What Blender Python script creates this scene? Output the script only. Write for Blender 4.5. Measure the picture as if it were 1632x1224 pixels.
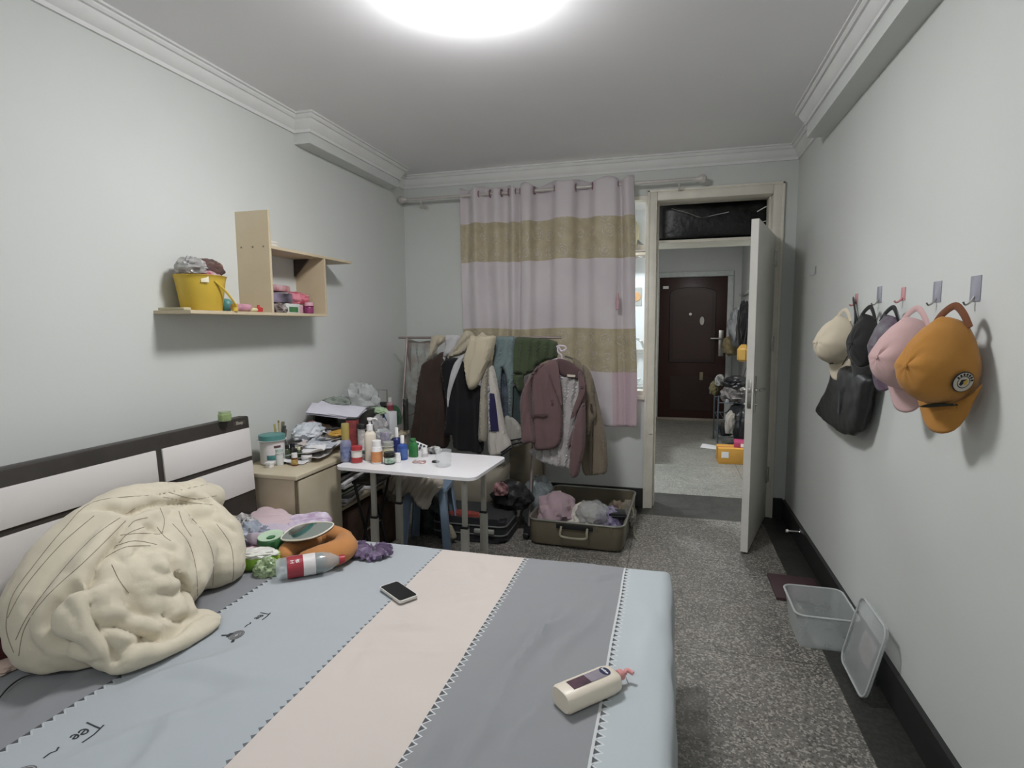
import bpy, bmesh, math, random
import numpy as np
from mathutils import Vector, Matrix, noise, geometry
from mathutils.bvhtree import BVHTree
PI = math.pi
S = bpy.context.scene
for o in list(bpy.data.objects): bpy.data.objects.remove(o)
COL = S.collection

# ---------------------------------------------------------------- camera, world, exposure
CAM_H = 1.45
FPX = 911.65
CR = Vector((0.9645711, 0.2637295, -0.0070231))      # camera right
CU = Vector((-0.0200393, 0.0997838, 0.9948073))      # camera up
CF = Vector((-0.2630609, 0.9594217, -0.1015335))     # view direction
cam_d = bpy.data.cameras.new('camera')
cam_d.sensor_width = 36.0
cam_d.lens = FPX / 1632.0 * 36.0
cam_d.clip_start = 0.02
cam = bpy.data.objects.new('camera', cam_d)
COL.objects.link(cam)
m = Matrix((CR, CU, -CF)).transposed().to_4x4()
m.translation = Vector((0, 0, CAM_H))
cam.matrix_world = m
S.camera = cam
wd = bpy.data.worlds.new('night')
S.world = wd
wd.use_nodes = True
wd.node_tree.nodes['Background'].inputs[0].default_value = (0.5, 0.6, 0.7, 1)
wd.node_tree.nodes['Background'].inputs[1].default_value = 0.15
S.view_settings.view_transform = 'Standard'
S.view_settings.look = 'None'
S.view_settings.gamma = 1.0
S.view_settings.use_curve_mapping = False
S.view_settings.exposure = 1.2
LAMP_POS = Vector((-0.745, 2.11, 2.70))
LAMP_R = 0.195
LAMP_E = 37.0

def ray(x, y):
    return CR * ((x - 816) / FPX) - CU * ((y - 612) / FPX) + CF
CO = Vector((0, 0, CAM_H))
def PZ(x, y, z):
    d = ray(x, y); return CO + d * ((z - CAM_H) / d.z)
def PY(x, y, Y):
    d = ray(x, y); return CO + d * (Y / d.y)
def PX(x, y, X):
    d = ray(x, y); return CO + d * (X / d.x)
def proj(P):
    v = Vector(P) - CO; z = v.dot(CF)
    return 816 + FPX * v.dot(CR) / z, 612 - FPX * v.dot(CU) / z

# out-of-view hallway and kitchen lamps, and an added fill behind the camera
def area_lamp(name, loc, size, power, col, rot=(0, 0, 0)):
    d = bpy.data.lights.new(name, 'AREA'); d.shape = 'DISK'; d.size = size; d.energy = power; d.color = col
    o = bpy.data.objects.new(name, d); o.location = loc; o.rotation_euler = rot; COL.objects.link(o)
    return o
area_lamp('hallway_lamp_light', (0.35, 6.6, 2.66), 0.3, 9, (1.0, 0.97, 0.93))
area_lamp('kitchen_lamp_light', (-0.9, 5.6, 2.66), 0.3, 26, (0.88, 0.95, 1.0))
area_lamp('fill_light_behind_camera', (-0.7, -0.9, 2.60), 0.5, 9, (0.93, 0.96, 1.0))  # added fill to brighten the near end; no lamp of the room stands here

# ---------------------------------------------------------------- materials
def lin(c):
    if isinstance(c, str):
        c = [int(c[i:i + 2], 16) / 255 for i in (0, 2, 4)]
    g_ = .3 * c[0] + .55 * c[1] + .15 * c[2]; c = [v + (g_ - v) * .12 for v in c]
    return tuple((v / 12.92 if v <= 0.04045 else ((v + 0.055) / 1.055) ** 2.4) for v in c)
MATS = {}
class NT:
    def __init__(s, name):
        s.m = bpy.data.materials.new(name); s.m.use_nodes = True
        s.t = s.m.node_tree; s.b = s.t.nodes['Principled BSDF']
        s.tc = s.n('ShaderNodeTexCoord')
    def n(s, kind, **kw):
        nd = s.t.nodes.new(kind)
        for k, v in kw.items():
            if hasattr(nd, k) and not k.startswith('i_'): setattr(nd, k, v)
            else: nd.inputs[k.replace('i_', '').replace('_', ' ')].default_value = v
        return nd
    def l(s, a, b): s.t.links.new(a, b)
    def inp(s, sock, v):
        if hasattr(v, 'is_output') or isinstance(v, bpy.types.NodeSocket): s.l(v, sock)
        else: sock.default_value = v
    def math(s, op, a, b=0.0, c=0.0):
        nd = s.t.nodes.new('ShaderNodeMath'); nd.operation = op
        s.inp(nd.inputs[0], a); s.inp(nd.inputs[1], b); s.inp(nd.inputs[2], c)
        return nd.outputs[0]
    def mix(s, f, a, b):
        nd = s.t.nodes.new('ShaderNodeMix'); nd.data_type = 'RGBA'
        s.inp(nd.inputs[0], f)
        for k, v in ((6, a), (7, b)):
            if isinstance(v, bpy.types.NodeSocket): s.l(v, nd.inputs[k])
            else: nd.inputs[k].default_value = (*v, 1)
        return nd.outputs[2]
    def noise(s, scale, detail=3, co='Object', rough=.5):
        nd = s.n('ShaderNodeTexNoise'); nd.inputs['Scale'].default_value = scale
        nd.inputs['Detail'].default_value = detail; nd.inputs['Roughness'].default_value = rough
        s.l(s.tc.outputs[co], nd.inputs['Vector']); return nd.outputs[0]
    def ramp(s, v, lo, hi):
        nd = s.n('ShaderNodeMapRange'); s.l(v, nd.inputs[0]); nd.inputs[1].default_value = lo; nd.inputs[2].default_value = hi
        return nd.outputs[0]
    def bump(s, h, strength=.3, dist=.002):
        nd = s.n('ShaderNodeBump'); nd.inputs['Strength'].default_value = strength; nd.inputs['Distance'].default_value = dist
        s.l(h, nd.inputs['Height']); s.l(nd.outputs[0], s.b.inputs['Normal'])
    def col(s, v): s.inp(s.b.inputs['Base Color'], v if isinstance(v, bpy.types.NodeSocket) else (*v, 1))
def mat(name, c, rough=.6, metal=0., var=.12, vs=14, bump=0., bs=120, bd=.002, alpha=1., trans=0., ior=1.45, spec=.5, sheen=0., c2=None, emit=0., co='Object'):
    """plain material with a little procedural variation of the colour"""
    if name in MATS: return MATS[name]
    g = NT(name); c = lin(c)
    d = lin(c2) if c2 else tuple(v * (1 - var) for v in c)
    g.col(g.mix(g.ramp(g.noise(vs, 4, co), .35, .65), c, d))
    b = g.b.inputs
    b['Roughness'].default_value = rough; b['Metallic'].default_value = metal
    b['Alpha'].default_value = alpha; b['Transmission Weight'].default_value = trans; b['IOR'].default_value = ior
    b['Specular IOR Level'].default_value = spec; b['Sheen Weight'].default_value = sheen
    if emit: b['Emission Color'].default_value = (*c, 1); b['Emission Strength'].default_value = emit
    if bump: g.bump(g.noise(bs, 4, co), bump, bd)
    MATS[name] = g.m
    return g.m
def fabric(name, c, var=.12, bump=.5, c2=None): return mat(name, c, .9, 0, var, 6, bump, 500, .0008, sheen=.15, c2=c2, spec=.2)
def plastic(name, c, rough=.35, var=.05): return mat(name, c, rough, 0, var, 10)

# ---------------------------------------------------------------- mesh helpers
def link(name, bm, m, parent=None, smooth=True, auto=None):
    me = bpy.data.meshes.new(name)
    bmesh.ops.recalc_face_normals(bm, faces=bm.faces)
    bm.to_mesh(me); bm.free()
    return link_me(name, me, m, parent, smooth)
def link_me(name, me, m, parent=None, smooth=True):
    o = bpy.data.objects.new(name, me)
    if m is not None:
        for mm in (m if isinstance(m, (list, tuple)) else [m]): me.materials.append(mm)
    COL.objects.link(o)
    if parent is not None:
        o.parent = parent
    if smooth:
        me.polygons.foreach_set('use_smooth', [True] * len(me.polygons))
        me.set_sharp_from_angle(angle=math.radians(38))
    me.update()
    return o
def tag(o, label=None, cat=None, group=None, kind=None):
    if label: o['label'] = label
    if cat: o['category'] = cat
    if group: o['group'] = group
    if kind: o['kind'] = kind
    return o
def thing(name, label, cat, loc=(0, 0, 0), rz=0, group=None):
    o = bpy.data.objects.new(name, None); COL.objects.link(o); o.location = loc; o.rotation_euler = (0, 0, rz)
    o.empty_display_size = .05
    return tag(o, label, cat, group)
def struct(o): o['kind'] = 'structure'; return o
def B(): return bmesh.new()
def xf(bm, verts, M): bmesh.ops.transform(bm, matrix=M, verts=verts)
def box(bm, lo, hi, bev=0., seg=2, M=None):
    lo = Vector(lo); hi = Vector(hi)
    r = bmesh.ops.create_cube(bm, size=1)['verts']
    for v in r:
        v.co = Vector([(lo[i] + hi[i]) / 2 + v.co[i] * (hi[i] - lo[i]) for i in range(3)])
    if bev:
        es = list({e for v in r for e in v.link_edges})
        nb = bmesh.ops.bevel(bm, geom=es, offset=bev, segments=seg, profile=.5, affect='EDGES')
        r = list({v for f in nb['faces'] for v in f.verts} | {v for v in r if v.is_valid})
    if M: xf(bm, r, M)
    return r
def lathe(bm, prof, seg=28, M=None, sx=1., sy=1., power=2.):
    """prof: list of (r, z); power > 2 squares the section off"""
    rings = []
    for r, z in prof:
        if r < 1e-6: rings.append([bm.verts.new((0, 0, z))]); continue
        ring = []
        for i in range(seg):
            a = 2 * PI * i / seg; c, s_ = math.cos(a), math.sin(a)
            k = 1. if power == 2 else (abs(c) ** power + abs(s_) ** power) ** (-1 / power)
            ring.append(bm.verts.new((r * k * c * sx, r * k * s_ * sy, z)))
        rings.append(ring)
    for a, b in zip(rings, rings[1:]):
        for i in range(seg):
            j = (i + 1) % seg
            if len(a) == 1 and len(b) == 1: continue
            if len(a) == 1: bm.faces.new((a[0], b[i], b[j]))
            elif len(b) == 1: bm.faces.new((a[i], a[j], b[0]))
            else: bm.faces.new((a[i], a[j], b[j], b[i]))
    vs = [v for r in rings for v in r]
    if M: xf(bm, vs, M)
    return vs
def smooth_path(pts, n=6, closed=False):
    pts = [Vector(p) for p in pts]; out = []
    N = len(pts)
    rng = range(N if closed else N - 1)
    for i in rng:
        g = (lambda k: pts[k % N]) if closed else (lambda k: pts[max(0, min(N - 1, k))])
        p0, p1, p2, p3 = g(i - 1), g(i), g(i + 1), g(i + 2)
        for k in range(n):
            t = k / n
            out.append(.5 * ((2 * p1) + (p2 - p0) * t + (2 * p0 - 5 * p1 + 4 * p2 - p3) * t * t + (3 * p1 - p0 - 3 * p2 + p3) * t ** 3))
    if not closed: out.append(pts[-1])
    return out
def tube(bm, pts, r, seg=8, caps=True, flat=1., up=None, rr=None):
    """sweep a circle (or an ellipse, flat<1) along pts; rr optional radius per point"""
    pts = [Vector(p) for p in pts]; N = len(pts); rings = []
    prev = None
    for i, p in enumerate(pts):
        t = (pts[min(i + 1, N - 1)] - pts[max(i - 1, 0)])
        if t.length < 1e-9: t = Vector((0, 0, 1))
        t.normalize()
        if prev is None:
            u = Vector(up) if up else (Vector((0, 0, 1)) if abs(t.z) < .9 else Vector((1, 0, 0)))
        else: u = prev
        u = (u - t * u.dot(t)); u.normalize(); prev = u; w = t.cross(u)
        R = rr[i] if rr else r
        rings.append([bm.verts.new(p + w * (math.cos(2 * PI * k / seg) * R) + u * (math.sin(2 * PI * k / seg) * R * flat)) for k in range(seg)])
    for a, b in zip(rings, rings[1:]):
        for k in range(seg): bm.faces.new((a[k], a[(k + 1) % seg], b[(k + 1) % seg], b[k]))
    if caps:
        bm.faces.new(rings[0][::-1]); bm.faces.new(rings[-1])
    return [v for r_ in rings for v in r_]
def roll(bm, pts, rr, flat=1., up=None, seg=20):
    """fat roll with rounded ends"""
    P = smooth_path([(*p,) for p in pts], 6); n = len(P)
    R = []
    for i in range(n):
        f = i / (n - 1) * (len(rr) - 1); k = min(int(f), len(rr) - 2); R.append(rr[k] + (rr[k + 1] - rr[k]) * (f - k))
    head = []; hr = []
    d0 = (P[0] - P[1]).normalized(); d1 = (P[-1] - P[-2]).normalized()
    for a in (85, 60, 35, 15):
        a = math.radians(a); head.append(P[0] + d0 * R[0] * math.sin(a) * .8); hr.append(R[0] * math.cos(a))
    tail = []; tr = []
    for a in (15, 35, 60, 85):
        a = math.radians(a); tail.append(P[-1] + d1 * R[-1] * math.sin(a) * .8); tr.append(R[-1] * math.cos(a))
    return tube(bm, head + P + tail, 0, seg, True, flat, up, hr + R + tr)
def prism(bm, poly, z0, z1, M=None):
    a = [bm.verts.new((p[0], p[1], z0)) for p in poly]; b = [bm.verts.new((p[0], p[1], z1)) for p in poly]
    bm.faces.new(a[::-1]); bm.faces.new(b); n = len(poly)
    for i in range(n): bm.faces.new((a[i], a[(i + 1) % n], b[(i + 1) % n], b[i]))
    if M: xf(bm, a + b, M)
    return a + b
def rrect(x0, y0, x1, y1, r, n=5):
    out = []
    for cx, cy, a0 in ((x1 - r, y1 - r, 0), (x0 + r, y1 - r, 90), (x0 + r, y0 + r, 180), (x1 - r, y0 + r, 270)):
        for k in range(n + 1):
            a = math.radians(a0 + 90 * k / n); out.append((cx + r * math.cos(a), cy + r * math.sin(a)))
    return out
def fr(O, U, V, N=None):
    """matrix of a local frame"""
    U = Vector(U).normalized(); V = Vector(V); V = (V - U * V.dot(U)).normalized()
    N = U.cross(V)
    M = Matrix((U, V, N)).transposed().to_4x4(); M.translation = Vector(O); return M
def rot(loc, rx=0, ry=0, rz=0):
    return Matrix.Translation(Vector(loc)) @ Matrix.Rotation(math.radians(rz), 4, 'Z') @ Matrix.Rotation(math.radians(ry), 4, 'Y') @ Matrix.Rotation(math.radians(rx), 4, 'X')
def puff(outline, thick, sp=.015, rim=.03, fold=None, M=None, edge=.002, smooth=0, jitter=0., back=1.):
    """closed padded sheet with the given outline: thick in the middle, thin at the edge; fold(u,v) moves it along the normal"""
    if smooth: outline = [(p.x, p.y) for p in smooth_path([(*p, 0) for p in outline], smooth, True)]
    out = [Vector(p[:2]) for p in outline]
    dense = []
    for i, p in enumerate(out):
        q = out[(i + 1) % len(out)]; k = max(1, int((q - p).length / sp))
        for j in range(k): dense.append(p.lerp(q, j / k))
    A = np.array([(p.x, p.y) for p in dense]); Bn = np.roll(A, -1, 0)
    lo = A.min(0); hi = A.max(0)
    gx, gy = np.meshgrid(np.arange(lo[0] + sp * .5, hi[0], sp), np.arange(lo[1] + sp * .5, hi[1], sp * .87))
    gx = gx + (np.arange(gx.shape[0])[:, None] % 2) * sp * .5
    Pn = np.stack([gx.ravel(), gy.ravel()], 1)
    d = Bn - A; L2 = (d ** 2).sum(1) + 1e-12
    def dist(P):
        t = np.clip(((P[:, None] - A[None]) * d[None]).sum(2) / L2, 0, 1)
        c = A[None] + t[..., None] * d[None]
        return np.sqrt(((P[:, None] - c) ** 2).sum(2)).min(1)
    ins = np.zeros(len(Pn), bool)
    for (x0, y0), (x1, y1) in zip(A, Bn):
        c = ((y0 > Pn[:, 1]) != (y1 > Pn[:, 1]))
        with np.errstate(divide='ignore', invalid='ignore'):
            xi = (x1 - x0) * (Pn[:, 1] - y0) / (y1 - y0 if abs(y1 - y0) > 1e-12 else 1e-12) + x0
        ins ^= c & (Pn[:, 0] < xi)
    Pn = Pn[ins]
    if len(Pn): Pn = Pn[dist(Pn) > sp * .45]
    nb = len(A)
    pts = [Vector(p) for p in A] + [Vector(p) for p in Pn]
    res = geometry.delaunay_2d_cdt(pts, [(i, (i + 1) % nb) for i in range(nb)], [], 1, 1e-7)
    V, F = res[0], res[2]
    VA = np.array([(v.x, v.y) for v in V]); D = dist(VA)
    bm = B(); front = []; backv = []
    for (x, y), dd in zip(VA, D):
        k = min(dd / rim, 1.); h = thick * math.sqrt(max(0, 1 - (1 - k) ** 2)) / 2 + edge / 2
        f = fold(x, y) * min(1, .35 + dd / rim) if fold else 0.
        front.append(bm.verts.new((x, y, f + h)))
        backv.append(bm.verts.new((x, y, f - h * back)))
    cnt = {}
    for f in F:
        for i in range(3):
            e = (f[i], f[(i + 1) % 3]); cnt[e] = cnt.get(e, 0) + 1
    for f in F:
        try: bm.faces.new([front[i] for i in f]); bm.faces.new([backv[i] for i in reversed(f)])
        except ValueError: pass
    for (a, b) in cnt:
        if (b, a) not in cnt:
            try: bm.faces.new((front[b], front[a], backv[a], backv[b]))
            except ValueError: pass
    if M: xf(bm, bm.verts[:], M)
    return bm
def nz(x, y, z=0., s=1.): return noise.noise(Vector((x * s, y * s, z * s)))
def folds(ang, wl, amp, seed=0, w2=.5, taper=None):
    """cloth folds running along direction ang (degrees)"""
    ca, sa = math.cos(math.radians(ang)), math.sin(math.radians(ang))
    def f(u, v):
        c = -u * sa + v * ca; al = u * ca + v * sa
        c += .25 * wl * nz(u, v, seed, 1.2 / wl * .5)
        a = amp * (math.sin(2 * PI * c / wl + seed) + w2 * math.sin(2 * PI * c / wl * 1.9 + 1 + 3 * seed + al * 3))
        return a * (.6 + .8 * abs(nz(u + 7, v, seed, 4))) + amp * .5 * nz(u, v, seed + 3, 12)
    return f
def outl(px, P, M):
    """pixel outline -> coordinates in the local frame M, through plane function P"""
    Mi = M.inverted()
    r = []
    for x, y in px:
        q = Mi @ P(x, y); r.append((q.x, q.y))
    return r
def blob(loc, size, seed=0, amp=.25, freq=2.2, sub=4, ridge=False, flat=True, M=None):
    bm = B(); bmesh.ops.create_icosphere(bm, subdivisions=sub, radius=1)
    sd = Vector((seed * 3.7, seed * 1.3, seed * 5.1))
    for v in bm.verts:
        n = v.co.normalized(); q = n * freq + sd
        if ridge: h = 1 - abs(noise.noise(q)) * 2.2 - .6 * abs(noise.noise(q * 2.7)); h = amp * h
        else: h = amp * (noise.noise(q) + .5 * noise.noise(q * 2.3))
        c = n * (1 + h)
        if flat: c.z = max(c.z, -.55)
        v.co = Vector((c.x * size[0] / 2, c.y * size[1] / 2, (c.z + (.55 if flat else 0)) * size[2] / (1.55 if flat else 2)))
    xf(bm, bm.verts[:], (M or Matrix.Translation(Vector(loc))))
    return bm
def sheet(w, d, seed=0, amp=.006, n=14, M=None, curl=0., th=.0008):
    """a sheet of paper or thin card"""
    bm = B(); g = []
    for k in (0, 1):
        lay = []
        for i in range(n + 1):
            row = []
            for j in range(n + 1):
                x = (i / n - .5) * w; y = (j / n - .5) * d
                z = amp * (nz(x, y, seed, 9) + .6 * abs(nz(x, y, seed + 5, 22))) + curl * (x / w * 2) ** 2 + amp
                row.append(bm.verts.new((x, y, z + th * k)))
            lay.append(row)
        g.append(lay)
    for k in (0, 1):
        for i in range(n):
            for j in range(n):
                bm.faces.new((g[k][i][j], g[k][i + 1][j], g[k][i + 1][j + 1], g[k][i][j + 1]))
    for i in range(n):
        for (a, b) in (((i, 0), (i + 1, 0)), ((i, n), (i + 1, n)), ((0, i), (0, i + 1)), ((n, i), (n, i + 1))):
            bm.faces.new((g[0][a[0]][a[1]], g[0][b[0]][b[1]], g[1][b[0]][b[1]], g[1][a[0]][a[1]]))
    if M: xf(bm, bm.verts[:], M)
    return bm
def text_me(txt, size, ext=.0003, bold=0.):
    cu = bpy.data.curves.new('lettering', 'FONT'); cu.body = txt; cu.size = size; cu.extrude = ext; cu.offset = bold
    cu.align_x = 'CENTER'; cu.align_y = 'CENTER'; cu.resolution_u = 3
    o = bpy.data.objects.new('lettering', cu); COL.objects.link(o)
    dg = bpy.context.evaluated_depsgraph_get(); me = bpy.data.meshes.new_from_object(o.evaluated_get(dg))
    bpy.data.objects.remove(o); me.materials.clear()
    return me
def lettering(txt, size, m, parent, M, bend=None, name='lettering', ext=.0003, bold=0.):
    me = text_me(txt, size, ext, bold)
    if bend:
        for v in me.vertices:            # wrap round a cylinder of radius bend, axis = local y
            a = v.co.x / bend; v.co = Vector(((bend + v.co.z) * math.sin(a), v.co.y, (bend + v.co.z) * math.cos(a) - bend))
    me.transform(M)
    return link_me(name, me, m, parent, False)

# container with body, cap and printed label
def bottle(name, label, cat, pos, r, h, body, cap, lab=None, neck=.45, caph=.18, shoulder=.72, lz=(.15, .6), power=2., sy=1., M=None, group=None, pump=False, rz=0):
    t = thing(name, label, cat, pos, rz, group)
    if M: t.matrix_world = M
    hb = h * (1 - caph)
    hs = hb * shoulder; rn = r * neck
    prof = [(0, 0), (r * .9, 0), (r, r * .12), (r, hs), (r * .93, hs + (hb - hs) * .35), (rn * 1.25, hs + (hb - hs) * .8), (rn, hb), (0, hb)]
    bm = B(); lathe(bm, prof, 28, sy=sy, power=power); link('body', bm, body, t)
    bm = B()
    rc = rn * 1.12
    if pump:
        lathe(bm, [(0, hb), (rc, hb), (rc, hb + h * caph * .45), (rc * .4, hb + h * caph * .5), (rc * .4, hb + h * caph * .8), (rc * .8, hb + h * caph * .82), (rc * .8, hb + h * caph), (0, hb + h * caph)], 18)
        tube(bm, [(0, 0, hb + h * caph * .92), (r * 1.1, 0, hb + h * caph * .92), (r * 1.3, 0, hb + h * caph * .8)], rc * .28, 8)
        link('pump', bm, cap, t)
    else:
        lathe(bm, [(0, hb - .001), (rc, hb - .001), (rc, h * .985), (rc * .9, h), (0, h)], 24, sy=sy if neck > .8 else 1, power=power if neck > .8 else 2)
        link('cap', bm, cap, t)
    if lab:
        z0, z1 = hs * lz[0], hs * lz[1] + hs * .25
        bm = B(); lathe(bm, [(r, z0), (r * 1.012, z0), (r * 1.012, z1), (r, z1)], 28, sy=sy, power=power); link('label', bm, lab, t)
    return t
def carton(name, label, cat, pos, size, m, rz=0, parts=(), group=None, bev=.001, M=None):
    """box of size (w,d,h) standing at pos; parts: (name, lo, hi, material) in fractions of the size"""
    t = thing(name, label, cat, pos, math.radians(rz), group)
    if M: t.matrix_world = M
    w, d, h = size
    bm = B(); box(bm, (-w / 2, -d / 2, 0), (w / 2, d / 2, h), bev); link('body', bm, m, t)
    for pn, lo, hi, pm in parts:
        bm = B(); box(bm, (lo[0] * w / 2, lo[1] * d / 2, lo[2] * h), (hi[0] * w / 2, hi[1] * d / 2, hi[2] * h)); link(pn, bm, pm, t)
    return t
def one(name, label, cat, bm, m, group=None, smooth=True):
    return tag(link(name, bm, m, None, smooth), label, cat, group)
WHITE = plastic('white_plastic', 'e6e4e2'); CREAMP = plastic('cream_plastic', 'e4ddcc'); BLACKP = plastic('black_plastic', '1c1c1e', .4)
GREY = plastic('grey_plastic', '8d9090'); STEEL = mat('brushed_steel', 'b4b2ac', .3, 1., .1, 60); CHROME = mat('chrome', 'd0d0cc', .15, 1., .03)
PAPER = mat('white_paper', 'dcdada', .85, 0, .1, 30, .2, 60); NEWS = mat('printed_paper', 'c9c4c0', .85, 0, .3, 90, .2, 60)
CLEAR = mat('clear_plastic', 'eef2f2', .12, 0, .05, 10, alpha=.28, spec=.8); GLASS = mat('clear_glass', 'f4fbfa', .03, 0, .02, trans=1., ior=1.45)
FROST = mat('frosted_plastic', 'd2d8d6', .3, 0, .08, 12, alpha=.34, spec=.7)
BAGP = mat('thin_plastic_film', 'd5dad9', .2, 0, .2, 12, .8, 40, .01, alpha=.5, spec=.9)
WOOD = None

# ================================================================ THE SETTING
XL, XR, YN, YB, ZC = -2.19, 0.861, -1.55, 4.56, 2.70
WO = (-1.50, -0.175, 0.90, 2.42)        # window opening x0 x1 z0 z1
DO = (-0.105, 0.70, 0.0, 2.375)         # door opening
YH = 9.0
def wall_mat(name, c, c2, stain=.5):
    g = NT(name)
    a = g.mix(g.ramp(g.noise(.9, 3), .3, .7), lin(c), lin(c2))
    sp = g.ramp(g.noise(26, 2), .79, .83)
    a = g.mix(g.math('MULTIPLY', sp, stain), a, lin('8a8c84'))
    g.col(a); g.b.inputs['Roughness'].default_value = .75; g.b.inputs['Specular IOR Level'].default_value = .25
    g.bump(g.noise(70, 5), .12, .002)
    return g.m
MINT = wall_mat('pale_mint_paint', 'd2d5d1', 'cccfca')
CEIL = wall_mat('white_ceiling_paint', 'efeeef', 'e9e8e9', 0)
TRIMW = mat('white_plaster_moulding', 'e0e0de', .6, 0, .04, 8)
CASING = mat('cream_gloss_paint', 'e2dccd', .4, 0, .1, 9, .2, 30, .002)
HALLW = mat('hallway_white_paint', 'd0d2d0', .7, 0, .05, 3)
def floor_mat():
    g = NT('speckled_terrazzo')
    sep = g.n('ShaderNodeSeparateXYZ'); g.l(g.tc.outputs['Object'], sep.inputs[0]); X, Y = sep.outputs[0], sep.outputs[1]
    vo = g.n('ShaderNodeTexVoronoi'); vo.inputs['Scale'].default_value = 135; g.l(g.tc.outputs['Object'], vo.inputs['Vector'])
    sc = g.n('ShaderNodeSeparateColor'); g.l(vo.outputs['Color'], sc.inputs[0])
    chips = g.ramp(sc.outputs[0], .62, .74); darks = g.ramp(sc.outputs[1], .7, .8)
    base = g.mix(g.ramp(g.noise(1.6, 4), .35, .65), lin('75716a'), lin('5d5b54'))
    a = g.mix(g.math('MULTIPLY', chips, .6), base, lin('b5afa4'))
    a = g.mix(g.math('MULTIPLY', darks, .65), a, lin('34332f'))
    a = g.mix(g.math('MULTIPLY', g.ramp(g.noise(5, 4), .55, .75), .35), a, lin('4b4842'))
    # hall tiles are lighter
    hall = g.math('GREATER_THAN', Y, 5.0)
    a = g.mix(g.math('MULTIPLY', hall, .35), a, lin('8f918a'))
    dk = g.mix(g.ramp(g.noise(60, 3), .4, .7), lin('292a26'), lin('3b3b36'))
    m1 = g.math('MULTIPLY', g.math('GREATER_THAN', X, .69), g.math('LESS_THAN', Y, 4.39))
    m2 = g.math('MULTIPLY', g.math('GREATER_THAN', Y, 4.385), g.math('LESS_THAN', Y, 5.0))
    m3 = g.math('LESS_THAN', X, -2.02)
    m = g.math('MAXIMUM', m1, g.math('MAXIMUM', m2, m3))
    def joint(v, o, p):
        f = g.math('SUBTRACT', g.math('FRACT', g.math('DIVIDE', g.math('SUBTRACT', v, o), p)), .5)
        return g.math('GREATER_THAN', g.math('ABSOLUTE', f), .5 - .0028 / p)
    j = g.math('MAXIMUM', joint(X, .69, .905), joint(Y, 2.57, .88))
    a = g.mix(g.math('MULTIPLY', j, .75), a, lin('26251f'))
    a = g.mix(m, a, dk)
    g.col(a); g.inp(g.b.inputs['Roughness'], g.math('ADD', g.math('MULTIPLY', g.noise(8, 3), .35), .28))
    return g.m
FLOOR = floor_mat()
DARKBASE = mat('black_painted_skirting', '2a2c2a', .45, 0, .3, 8)
def sbox(name, lo, hi, m, parent=None, bev=0):
    bm = B(); box(bm, lo, hi, bev); o = link(name, bm, m, parent, False)
    return o if parent is not None else struct(o)
sbox('floor', (XL - .15, YN - .15, -.1), (1.3, YH + .3, 0), FLOOR)
sbox('ceiling', (XL - .15, YN - .15, ZC), (XR + .15, YB + .18, ZC + .1), CEIL)
sbox('wall_left', (XL - .12, YN - .12, 0), (XL, YB + .18, ZC), MINT)
sbox('wall_right', (XR, YN - .12, 0), (XR + .12, YB + .18, ZC), MINT)
sbox('wall_near', (XL, YN - .12, 0), (XR, YN, ZC), MINT)
def holed(name, rects, y0, y1, m):
    bm = B()
    for x0, x1, z0, z1 in rects: box(bm, (x0, y0, z0), (x1, y1, z1))
    struct(link(name, bm, m, None, False))
holed('wall_back', [(XL, WO[0], 0, ZC), (WO[0], WO[1], 0, WO[2]), (WO[0], WO[1], WO[3], ZC), (WO[1], DO[0] - .06, 0, ZC),
                    (DO[0] - .06, DO[1] + .06, DO[3] + .06, ZC), (DO[1] + .06, XR, 0, ZC)], YB, YB + .18, MINT)
# plaster boxes (beams) under the ceiling
sbox('trim_1', (XL, 3.09, 2.54), (-2.085, 4.25, ZC), MINT)
sbox('trim_2', (.752, YN, 2.525), (XR, 3.80, ZC), MINT)
def moulding(name, path, prof, m, closed=True):
    n = len(path); bm = B(); rings = []
    for i in range(n):
        p = Vector(path[i]); a = Vector(path[(i - 1) % n]); c = Vector(path[(i + 1) % n])
        d0 = (p - a).normalized() if closed or i > 0 else (c - p).normalized()
        d1 = (c - p).normalized() if closed or i < n - 1 else d0
        n0 = Vector((d0.y, -d0.x)); n1 = Vector((d1.y, -d1.x)); mt = (n0 + n1); mt = mt / max(mt.dot(n0), .2)
        rings.append([bm.verts.new((p.x + mt.x * o, p.y + mt.y * o, z)) for o, z in prof])
    for i in range(n if closed else n - 1):
        a, b = rings[i], rings[(i + 1) % n]
        for k in range(len(prof) - 1): bm.faces.new((a[k], a[k + 1], b[k + 1], b[k]))
    return struct(link(name, bm, m, None, True))
e = .001
crown = [(0, 2.60), (.012, 2.60), (.012, 2.618), (.020, 2.624), (.032, 2.645), (.040, 2.662), (.040, 2.668), (.050, 2.670), (.058, 2.680), (.058, 2.688), (.070, 2.690), (.070, ZC)]
moulding('trim_3', [(XL, YN), (XL, 3.09), (-2.085, 3.09), (-2.085, 4.25), (XL, 4.25), (XL, YB), (XR, YB), (XR, 3.8), (.752, 3.8), (.752, YN)], crown, TRIMW)
# skirting
sbox('baseboard_right', (XR - .02, YN, 0), (XR, YB, .14), DARKBASE)
sbox('baseboard_left', (XL, YN, 0), (XL + .02, YB, .15), DARKBASE)
holed('baseboard_back', [(XL + .02, DO[0] - .065, 0, .155), (DO[1] + .066, XR - .02, 0, .15)], YB - .02, YB, DARKBASE)
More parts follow.
